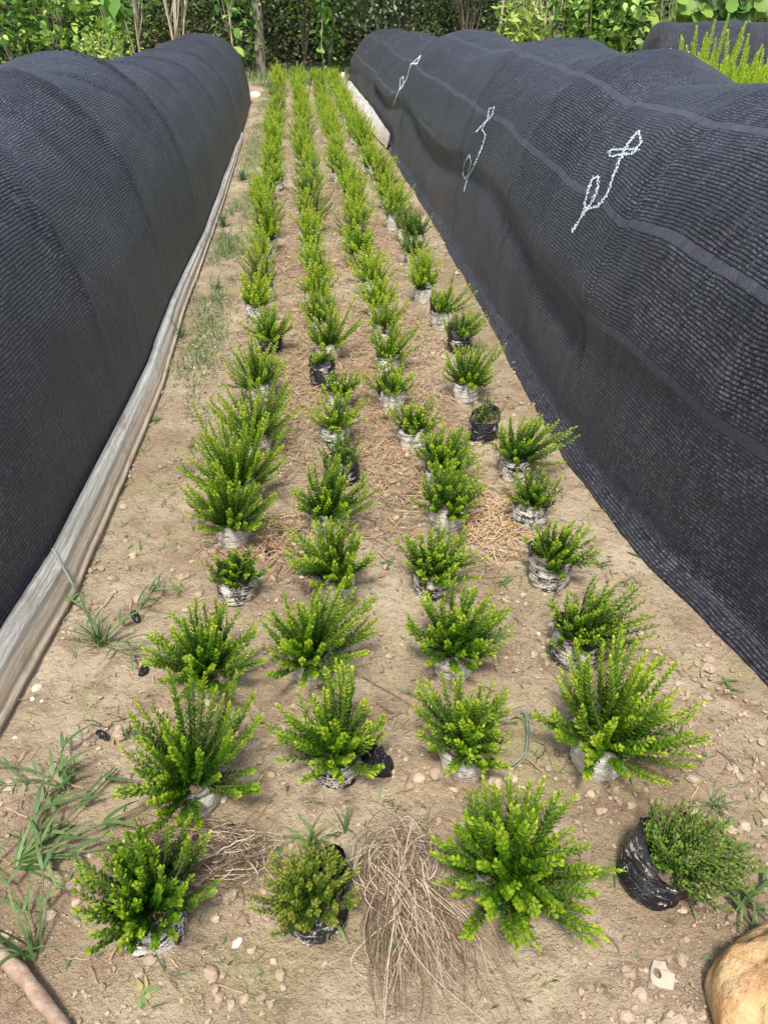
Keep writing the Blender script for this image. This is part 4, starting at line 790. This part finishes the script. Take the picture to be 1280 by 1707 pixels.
stone(872, 992, (0.011, 0.009, 0.007), 'pale pebble between the third and rightmost rows', 13); stone(895, 1053, (0.012, 0.008, 0.006), 'white flat stone above the mossy tuft', 14, tint=1); stone(722, 1175, (0.009, 0.008, 0.007), 'pale round pebble left of the compact glossy shrub', 15, tint=.9)
stone(912, 1098, (0.009, 0.008, 0.007), 'reddish pebble under the mossy tuft', 16, 'clod'); stone(698, 1297, (0.016, 0.014, 0.012), 'pale clod left of the low white bag', 17, 'clod', tint=1); stone(725, 1290, (0.018, 0.014, 0.012), 'brownish clod against the low white bag', 18, 'clod')
stone(855, 1297, (0.015, 0.012, 0.010), 'pale clod right of the low white bag', 19, 'clod', tint=1); stone(395, 1570, (0.012, 0.008, 0.006), 'whitish chip between the two front left shrubs', 20, tint=1); stone(985, 1320, (.011, .009, .008), 'pale clod below the second white bag in the rightmost row', 21, 'clod', tint=.9)
stone(320, 935, (.009, .008, .006), 'tan clod left of the clear-standing white bag', 22, 'clod', tint=.8); stone(435, 893, (.009, .008, .006), 'pale stone right of the clear-standing white bag', 23, tint=.8)
stone(424, 160, (.10, .12, .05), 'white lump of rubble at the far end of the left path', 24, z=.2, rough=.5)
stone(572, 128, (.05, .05, .06), 'white stone at the far end by the right tunnel', 25, tint=1, rough=.2); stone(560, 130, (.07, .05, .06), 'grey-white bag-like stone at the far end of the rightmost row', 26, tint=.6)
def sherd():
    x, y = at(1103, 1628); mb = MB(); rr = random.Random(2); n = 14
    outer = [(0.020 * (1 + rr.uniform(-.25, .25)) * math.cos(2 * PI * i / n), 0.027 * (1 + rr.uniform(-.2, .2)) * math.sin(2 * PI * i / n)) for i in range(n)]
    inner = [(-0.008 + 0.007 * math.cos(2 * PI * i / n), 0.004 + 0.010 * math.sin(2 * PI * i / n)) for i in range(n)]
    V_ = [(a, b, 0.004) for a, b in outer] + [(a, b, 0.007) for a, b in inner] + [(a, b, 0.0) for a, b in outer] + [(a, b, 0.0) for a, b in inner]
    fs = [(i, (i + 1) % n, n + (i + 1) % n, n + i) for i in range(n)] + [((i + 1) % n, i, 2 * n + i, 2 * n + (i + 1) % n) for i in range(n)] + [(n + i, n + (i + 1) % n, 3 * n + (i + 1) % n, 3 * n + i) for i in range(n)]
    mb.add(V_, fs); o = link('white_sherd', mb.mesh('white_sherd', False), M['stone'], None, (x, y, gz(x, y) + 0.006)); tag(o, 'flat white chip with a dark hole, in the cracked soil at the lower right', 'chip')
sherd()
def scrap(px, py, sx, sy, h, label, seed, name='plastic_scrap', mat='black_film'):
    x, y = at(px, py); mb = MB(); n = 22; u = np.linspace(-1, 1, n); U, V_ = np.meshgrid(u, u); rr_ = np.sqrt(U ** 2 + V_ ** 2)
    k = 1 - 0.25 * vnoise(U * 2 + seed, V_ * 2, seed); X = U * sx * k * np.sqrt(1 - V_ ** 2 / 2); Y = V_ * sy * k * np.sqrt(1 - U ** 2 / 2)
    Z = h * np.clip(1 - np.maximum(abs(U), abs(V_)) ** 2, 0, 1) * (0.6 + 1.3 * np.abs(fbm(U * 2.5 + seed, V_ * 2.5, seed, 4)) * 3) + 0.003
    i = np.arange(n * n).reshape(n, n); fq = np.stack([i[:-1, :-1], i[:-1, 1:], i[1:, 1:], i[1:, :-1]], -1).reshape(-1, 4).tolist()
    mb.add(np.stack([X, Y, Z], -1).reshape(-1, 3), fq); o = link(name, mb.mesh(name), M[mat], None, (x, y, gz(x, y) + 0.003)); o.rotation_euler = (0, 0, seed * .7)
    s = o.modifiers.new('thick', 'SOLIDIFY'); s.thickness = 0.0008; tag(o, label, 'plastic scrap', 'black plastic scraps on the soil')
scrap(628, 1275, 0.038, 0.048, 0.05, 'crumpled black bag lying right of the streaked white bag', 1)
scrap(450, 918, 0.022, 0.016, 0.012, 'small black scrap between the leftmost and second rows', 2)
scrap(226, 1028, 0.032, 0.014, 0.012, 'dark scrap beside the grassy weed by the left film', 3)
scrap(240, 1122, 0.012, 0.02, 0.015, 'black scrap at the left of the bright domed shrub', 4)
scrap(242, 1290, 0.014, 0.02, 0.012, 'black scrap under the star-shaped shrub', 5)
scrap(385, 1376, 0.008, 0.008, 0.008, 'tiny black scrap behind the straw coil', 6); scrap(122, 1383, 0.008, 0.007, 0.005, 'tiny black scrap near the left edge weed', 7)
scrap(172, 1228, 0.026, 0.012, 0.008, 'dark flat scrap left of the star-shaped shrub top', 8)
def wire():
    mb = MB(); pts = [at(a, b) for a, b in [(855, 1190), (868, 1188), (876, 1205), (878, 1235), (875, 1262), (865, 1275), (852, 1283)]]; tube(mb, [(a, b, 0.012 + 0.012 * math.sin(i * 0.5)) for i, (a, b) in enumerate(pts)], 0.0016, 6)
    tube(mb, [(a + 0.006, b - 0.003, 0.010 + 0.010 * math.sin(i * 0.5)) for i, (a, b) in enumerate(pts)], 0.0013, 6)
    o = link('twine_loop', mb.mesh('twine_loop'), M['wire']); tag(o, 'thin grey-green loop of twine right of the compact glossy shrub', 'twine')
wire()
def stick(name, pts, r, label, mat='stick', cat='stick', grp=None, knots=True, k=12):
    mb = MB(); P = np.array([(x, y, z) for x, y, z in pts]); t = np.linspace(0, 1, 26); s = np.linspace(0, 1, len(P)); Q = np.stack([np.interp(t, s, P[:, i]) for i in range(3)], -1)
    rad = r * (1 - 0.25 * t) * (1 + (0.18 * np.sin(t * 23) ** 8 if knots else 0)); tube(mb, Q, rad, k); o = link(name, mb.mesh(name), M[mat]); tag(o, label, cat, grp)
a1 = at(-30, 1570); a2 = at(45, 1640); a3 = at(110, 1722)
stick('fallen_branch', [(a1[0] - .03, a1[1] + .02, .035), (a1[0], a1[1], .032), (a2[0], a2[1], .028), (a3[0], a3[1], .024), (a3[0] + .04, a3[1] - .07, .022)], 0.0155, 'pinkish-brown branch with white patches in the lower left corner')
def twig(px1, py1, px2, py2, label, r=0.0016, mat='bark'):
    p, q = at(px1, py1), at(px2, py2); m = ((p[0] + q[0]) / 2 + .004, (p[1] + q[1]) / 2 - .003); stick('twig', [(p[0], p[1], gz(*p) + .008), (m[0], m[1], gz(*m) + .014), (q[0], q[1], gz(*q) + .008)], r, label, mat, 'twig', 'thin twigs on the soil', False, 5)
twig(205, 935, 296, 903, 'brown twig on bare soil left of the clear-standing white bag'); twig(605, 1130, 690, 1180, 'long dark twig between the second and third rows'); twig(1195, 1252, 1240, 1290, 'short dark twig right of the second shrub in the rightmost row', .0022)
twig(1012, 1560, 1035, 1590, 'stubby twig below the largest spreading shrub', .002); twig(1120, 1110, 1140, 1130, 'little twig near the right net hem'); twig(400, 1480, 405, 1510, 'short upright-lying twig between the front left shrubs'); twig(1000, 1095, 1030, 1125, 'dark twig right of the dull green rounded shrub')
# ---------------------------------------------------------------- background vegetation
HT = np.array([(0, 0, 0), (0.12, 0.30, 0.05), (0.5, 0.34, 0.05), (1.0, 0, -0.10), (0.5, -0.34, 0.05), (0.12, -0.30, 0.05), (0.5, 0, 0.0)]); HF = [(0, 6, 2, 1), (6, 3, 2), (0, 5, 4, 6), (6, 4, 3)]
def cloud(mb, R, n, c, rad, size, tint=(0.4, 0.2), heart=False, box=False, droop=0.0, wd=0.9, clump=0):
    c = np.array(c, float); rad = np.array(rad, float)
    if box: P = R.uniform(-1, 1, (n, 3))
    else:
        P = R.normal(0, 1, (n, 3)); P /= np.linalg.norm(P, axis=1, keepdims=True); P *= (R.random(n) ** 0.45)[:, None]
    if clump:
        cc = R.uniform(-1, 1, (clump, 3)) if box else P[R.integers(0, n, clump)] * 0.9; j = R.integers(0, clump, n); P = cc[j] + R.normal(0, 1, (n, 3)) * (0.5 / rad)[None] * 0.36
        tc = R.normal(0, tint[1] * 0.9, clump)[j]
    else: tc = 0
    P = c + P * rad; P[:, 2] = np.maximum(P[:, 2], 0.03)
    a = R.uniform(0, 2 * PI, n); el = R.normal(-0.3 - droop, 0.5, n); X = np.stack([np.cos(a) * np.cos(el), np.sin(a) * np.cos(el), np.sin(el)], -1)
    roll = R.normal(0, 0.6, n); s0 = np.stack([-np.sin(a), np.cos(a), 0 * a], -1); n0 = np.cross(X, s0); Yv = s0 * np.cos(roll)[:, None] + n0 * np.sin(roll)[:, None]; Zv = np.cross(X, Yv)
    sz = size * np.exp(R.normal(0, 0.28, n))
    mb.inst(HT if heart else LT2, HF if heart else LF2, np.stack([X * sz[:, None], Yv * (sz * wd * (1 if heart else 1.5))[:, None], Zv * sz[:, None]], -1), P, np.clip(R.normal(tint[0], tint[1], n) + tc, 0, 1))
def stemset(mb, R, x, y, n, h, r, spread, wig=0.06):
    for i in range(n):
        a = R.uniform(0, 6.28); sp = R.uniform(0.2, 1.3) * spread; k = 9; p = []
        ph = R.uniform(0, 6)
        for t in np.linspace(0, 1, k): p.append((x + math.cos(a) * sp * t ** 1.1 + wig * math.sin(5 * t + ph) * t, y + math.sin(a) * sp * t * 0.5, h * t * R.uniform(0.97, 1.03)))
        tube(mb, p, np.linspace(r, r * 0.4, k) * 0.75, 6)
        for _q in range(3):
            b = p[int(R.integers(2, 7))]; a2 = R.uniform(0, 6.28); tube(mb, [b, (b[0] + 0.12 * math.cos(a2), b[1] + .05, b[2] + h * .15), (b[0] + 0.2 * math.cos(a2), b[1] + .08, b[2] + h * .33)], np.linspace(r * .55, r * .25, 3), 5)
def plant(name, label, cat, px, Y, parts, group='wild plants behind the bed'):
    """parts: list of (partname, material, builder(mb, R, x)) built about the thing's foot"""
    x, _ = atY(px, 60, Y); z = 0.02 * max(0, Y - 17); root = empty(name, (x, Y, z)); tag(root, label, cat, group)
    for i, (pn, mt, fn) in enumerate(parts):
        mb = MB(); R = np.random.default_rng(int(px * 7 + Y * 13 + i)); fn(mb, R); link(pn, mb.mesh(pn), M[mt], root)
    return root
S = lambda n, h, r, sp: (lambda mb, R: stemset(mb, R, 0, 0, n, h, r, sp))
Cl = lambda *a, **k: (lambda mb, R: cloud(mb, R, *a, **k))
# left: heart-leaved vines over brown undergrowth
plant('climbing_vine', 'heart-leaved vine curtain at the far left edge of the hedge', 'vine', 15, 15.5, [('leaves', 'vine', Cl(900, (0, 0, 0.9), (0.9, 0.35, 1.0), 0.095, (0.55, 0.25), True, clump=40)), ('stems', 'pale_bark', S(7, 1.9, 0.012, 0.5))])
plant('climbing_vine', 'bright heart-leaved vine with large leaves above the near end of the left tunnel', 'vine', 95, 15.2, [('leaves', 'vine', Cl(1100, (0, 0, 0.9), (0.8, 0.35, 1.0), 0.11, (0.6, 0.25), True, clump=36)), ('stems', 'pale_bark', S(6, 1.8, 0.012, 0.5))])
plant('climbing_vine', 'leafy vine right of the bright one, above the middle of the left tunnel', 'vine', 165, 15.6, [('leaves', 'vine', Cl(700, (0, 0, 0.9), (0.6, 0.35, 1.0), 0.095, (0.55, 0.25), True, clump=30)), ('stems', 'pale_bark', S(5, 1.8, 0.012, 0.4))])
plant('climbing_vine', 'column of large pale green heart leaves left of the pale stems', 'vine', 196, 14.6, [('leaves', 'vine', Cl(60, (0, 0, 1.0), (0.18, 0.12, 0.55), 0.20, (0.75, 0.15), True, droop=.6)), ('stems', 'pale_bark', S(2, 1.9, 0.01, 0.1))])
plant('low_bush', 'yellow-green low bush peeping over the left tunnel', 'bush', 170, 13.8, [('leaves', 'yellow_leaf', Cl(500, (0, 0, 0.55), (0.55, 0.25, 0.4), 0.06, (0.5, 0.25))), ('stems', 'green_stem', S(6, 0.8, 0.006, 0.4))])
plant('small_tree', 'thin pale forked stems rising above the left tunnel', 'tree', 228, 15.0, [('trunk', 'pale_bark', S(4, 2.4, 0.02, 0.35)), ('leaves', 'vine', Cl(250, (0, 0.2, 1.3), (0.5, 0.3, 0.8), 0.07, (0.4, 0.25)))])
plant('small_tree', 'many-branched pale tree behind the top of the left tunnel', 'tree', 290, 14.8, [('trunk', 'pale_bark', S(7, 2.4, 0.028, 0.55)), ('leaves', 'vine', Cl(300, (0, 0.2, 1.5), (0.6, 0.3, 0.7), 0.07, (0.5, 0.25)))])
plant('small_tree', 'slender grey stem with dangling vine leaves just left of the brown trunk', 'tree', 385, 15.4, [('trunk', 'pale_bark', S(3, 2.4, 0.018, 0.25)), ('leaves', 'vine', Cl(110, (0, 0, 0.9), (0.35, 0.2, 1.0), 0.10, (0.55, 0.25), True, droop=.5))])
def trunk(mb, R):
    p = [(0.0, 0, -0.1), (0.0, 0, 0.3), (0.02, 0, 0.8), (-0.01, 0, 1.4), (-0.05, 0, 2.4), (-0.02, 0, 3.6)]; t = np.linspace(0, 1, 24); s = np.linspace(0, 1, 6); P = np.array(p); Q = np.stack([np.interp(t, s, P[:, i]) for i in range(3)], -1)
    tube(mb, Q, np.linspace(0.10, 0.06, 24) * (1 + 0.12 * np.sin(t * 31)), 12)
    for a, b in ((1, 2.0), (-1, 2.5), (0.6, 3.0)): tube(mb, [(0, 0, b), (a * 0.4, 0.1, b + 0.5), (a * 0.8, 0.2, b + 1.2)], np.linspace(0.035, 0.012, 3), 7)
plant('tree', 'brown rough trunk at the head of the bed beside the left tunnel end', 'tree', 431, 16.0, [('trunk', 'bark', trunk), ('crown', 'tree_dark', Cl(2200, (0, 0.1, 3.6), (1.3, 0.9, 0.9), 0.09, (0.6, 0.2), clump=40)), ('creeper', 'vine', Cl(130, (-0.06, -0.05, 0.9), (0.16, 0.1, 0.9), 0.09, (0.45, 0.2), True))])
plant('tree', 'second leaning trunk wrapped in creeper right of the dark gap', 'tree', 548, 16.6, [('trunk', 'bark', S(2, 3.2, 0.045, 0.35)), ('creeper', 'vine', Cl(420, (0, -0.1, 1.1), (0.32, 0.2, 1.2), 0.085, (0.42, 0.25), True, droop=.5)), ('crown', 'tree_dark', Cl(1500, (0, 0.1, 3.2), (1.2, 0.8, 0.9), 0.08, (0.6, 0.2), clump=30))])
plant('hanging_vine', 'vine with two big pale leaves hanging over the dark gap', 'vine', 540, 15.6, [('stem', 'green_stem', lambda mb, R: tube(mb, [(0, 0.1, 2.4), (0.02, 0, 1.8), (-0.02, 0, 1.35), (0.0, 0, 1.1), (-0.05, .1, 0.5), (0, .1, 0.0)], 0.008, 5)), ('leaves', 'vine', Cl(9, (0, -0.05, 1.15), (0.14, 0.05, 0.25), 0.22, (0.6, 0.15), True, droop=.9))])
plant('small_tree', 'yellow-green sprays in front of the dark gap', 'tree', 505, 17.0, [('trunk', 'bark', S(4, 2.4, 0.02, 0.4)), ('leaves', 'yellow_leaf', Cl(260, (0, -0.2, 1.1), (0.55, 0.2, 0.5), 0.07, (0.35, 0.25), clump=22))])
plant('evergreen_shrub', 'large dark glossy-leaved shrub behind the far end of the right tunnel', 'shrub', 655, 16.0, [('leaves', 'tree_dark', Cl(5200, (0, 0, 1.35), (1.0, 0.5, 0.75), 0.065, (0.55, 0.25), clump=80)), ('trunk', 'bark', S(6, 1.5, 0.03, 0.5))])
plant('small_tree', 'brown multi-stemmed tree behind the second hump of the right tunnel', 'tree', 780, 16.0, [('trunk', 'bark', S(9, 2.0, 0.025, 0.5)), ('leaves', 'tree_dark', Cl(2600, (0, 0.1, 1.5), (0.9, 0.5, 0.7), 0.06, (0.6, 0.25), clump=50))])
plant('small_tree', 'single crooked pale stem left of the yellow-green shrub', 'tree', 831, 14.6, [('trunk', 'pale_bark', lambda mb, R: tube(mb, [(0, 0, 0), (0, 0, 0.5), (0.02, 0, 0.9), (0.04, 0, 1.2), (0.18, 0, 1.7), (0.3, 0, 2.2)], np.linspace(.028, .015, 6), 8)), ('leaves', 'vine', Cl(120, (0.2, 0.1, 1.8), (0.5, 0.3, 0.5), 0.08, (0.6, 0.2)))])
plant('yellow_shrub', 'yellow-green broadleaf shrub behind the dip of the right tunnel', 'shrub', 862, 13.2, [('leaves', 'yellow_leaf', Cl(420, (0, -0.1, 0.85), (0.42, 0.2, 0.5), 0.14, (0.6, 0.25), wd=.5)), ('stems', 'green_stem', S(5, 1.3, 0.01, 0.25))])
for px_, lab, n in ((882, 'pale forked stems right of the yellow-green shrub', 3), (908, 'thin upright stems with small green leaves above the third hump', 4), (930, 'two bright pale stems crossing above the third hump', 3), (1052, 'stems dressed with small leaves at the end of the far tunnel', 4)):
    plant('small_tree', lab, 'tree', px_, 13.6, [('trunk', 'pale_bark' if px_ < 1000 else 'green_stem', S(n, 2.2, 0.022, 0.28)), ('leaves', 'vine', Cl(260, (0, 0.2, 1.1), (0.4, 0.2, 0.9), 0.07, (0.6, 0.25)))])
plant('flowering_weed', 'small plant with a red flower above the right tunnel dip', 'flower', 877, 13.2, [('stems', 'green_stem', S(4, 0.86, 0.006, 0.1)), ('leaves', 'yellow_leaf', Cl(90, (0, 0, 0.6), (0.3, 0.15, 0.3), 0.07, (0.6, 0.2))), ('flower', 'red', lambda mb, R: [blob(mb, (0.03 * math.cos(a), -0.05, 0.86 + 0.03 * math.sin(a)), (0.012, 0.012, 0.012), a, .2, 6) for a in np.linspace(0, 5.2, 6)])])
plant('climbing_vine', 'bright bushy vine of rounded leaves above the fourth hump of the right tunnel', 'vine', 985, 13.0, [('leaves', 'vine', Cl(1900, (0, 0.1, 0.95), (0.6, 0.35, 0.85), 0.10, (0.72, 0.2), True, clump=46)), ('stems', 'pale_bark', S(6, 1.8, 0.012, 0.4))])
plant('climbing_vine', 'darker leafy vine between the bright one and the far tunnel', 'vine', 1035, 13.4, [('leaves', 'vine', Cl(1300, (0, 0.1, 1.1), (0.42, 0.35, 0.9), 0.10, (0.5, 0.22), True, clump=36)), ('stems', 'pale_bark', S(5, 1.8, 0.012, 0.3))])
def squash(n, ysz, c, rad):
    def fn(mb, R):
        k = 9; T = [(0, 0, -0.04)] + [((0.55 + 0.06 * (i % 2)) * math.cos(2 * PI * i / 18), (0.52 + 0.06 * (i % 2)) * math.sin(2 * PI * i / 18), 0.05) for i in range(18)]
        TF = [(0, 1 + i, 1 + (i + 1) % 18) for i in range(18)]; P = np.array(c) + R.uniform(-1, 1, (n, 3)) * np.array(rad)
        nrm = np.stack([R.normal(0, .35, n), R.normal(-0.8, 0.3, n), R.normal(.75, .3, n)], -1); nrm /= np.linalg.norm(nrm, axis=1, keepdims=True); D, A, B = frame(nrm); sz = ysz * R.uniform(.6, 1.2, n)
        mb.inst(np.array(T), TF, np.stack([A * sz[:, None], B * sz[:, None], D * sz[:, None]], -1), P, np.clip(R.normal(.55, .25, n), 0, 1))
    return fn
for px_, lab in ((1120, 'pale yellow-tipped squash plant above the left end of the far tunnel'), (1185, 'huge pale green squash leaves above the middle of the far tunnel'), (1255, 'squash plant with a bleached leaf at the upper right corner')):
    plant('squash_plant', lab, 'plant', px_, 14.6, [('leaves', 'vine' if px_ == 1185 else 'yellow_leaf', squash(46, 0.27, (0, 0, 1.1), (0.5, 0.25, 0.5))), ('stems', 'green_stem', S(9, 1.5, 0.014, 0.5))])
def sx(px, Y): return atY(px, 60, Y)[0]
def fill():
    mb = MB(); R = np.random.default_rng(77)
    for px_, n, t, sz in ((20, 5000, .42, .075), (110, 5000, .45, .075), (210, 4500, .40, .07), (320, 5000, .42, .06), (400, 3500, .35, .06), (500, 2600, .30, .06), (590, 4500, .42, .06), (690, 4000, .35, .06), (800, 3500, .42, .07), (900, 4500, .5, .08), (1000, 4500, .5, .08), (1110, 5000, .45, .08), (1210, 5000, .5, .09), (1300, 4000, .5, .08)):
        Y = 17.4 if px_ != 500 else 18.6
        cloud(mb, R, n, (sx(px_, Y), Y, 1.3), (1.0, 0.7, 1.5), sz, (t + .20, .24), clump=60, box=True)
    # deeper wood behind, sheltering the undergrowth
    cloud(mb, R, 24000, (1.5, 21.5, 2.2), (16, 1.8, 2.6), .18, (.25, .2), box=True); cloud(mb, R, 16000, (0.5, 19.0, .9), (9, .7, 1.0), .13, (.2, .2), box=True)
    cloud(mb, R, 16000, (0, 26, .45), (14, 6, .5), .26, (.3, .2), box=True); cloud(mb, R, 9000, (0, 18.4, 3.6), (11, 1.6, .7), .13, (.3, .2), box=True)
    o = link('thicket', mb.mesh('thicket', False), M['thick']); tag(o, 'dense shady green thicket closing off the field behind the bed', None, None, 'stuff')
M['thick'] = leaf_mat('thicket_leaf', [(0.0, (0.020, 0.036, 0.012)), (0.35, (0.07, 0.115, 0.035)), (0.7, (0.19, 0.28, 0.08)), (1.0, (0.44, 0.52, 0.22))], 0.45, 0.35)
fill()
def under():
    mb = MB(); R = np.random.default_rng(78)
    for px_ in (0, 80, 150, 250, 340, 420, 520, 620, 740, 860, 960): cloud(mb, R, 330, (sx(px_, 16.6), 16.6, .4), (.9, .5, .55), .06, (.45, .28), box=True, clump=40)
    o = link('dead_undergrowth', mb.mesh('dead_undergrowth', False), M['dry_leaf']); tag(o, 'brown dead leaves and dry undergrowth below the hedge', None, None, 'stuff')
under()
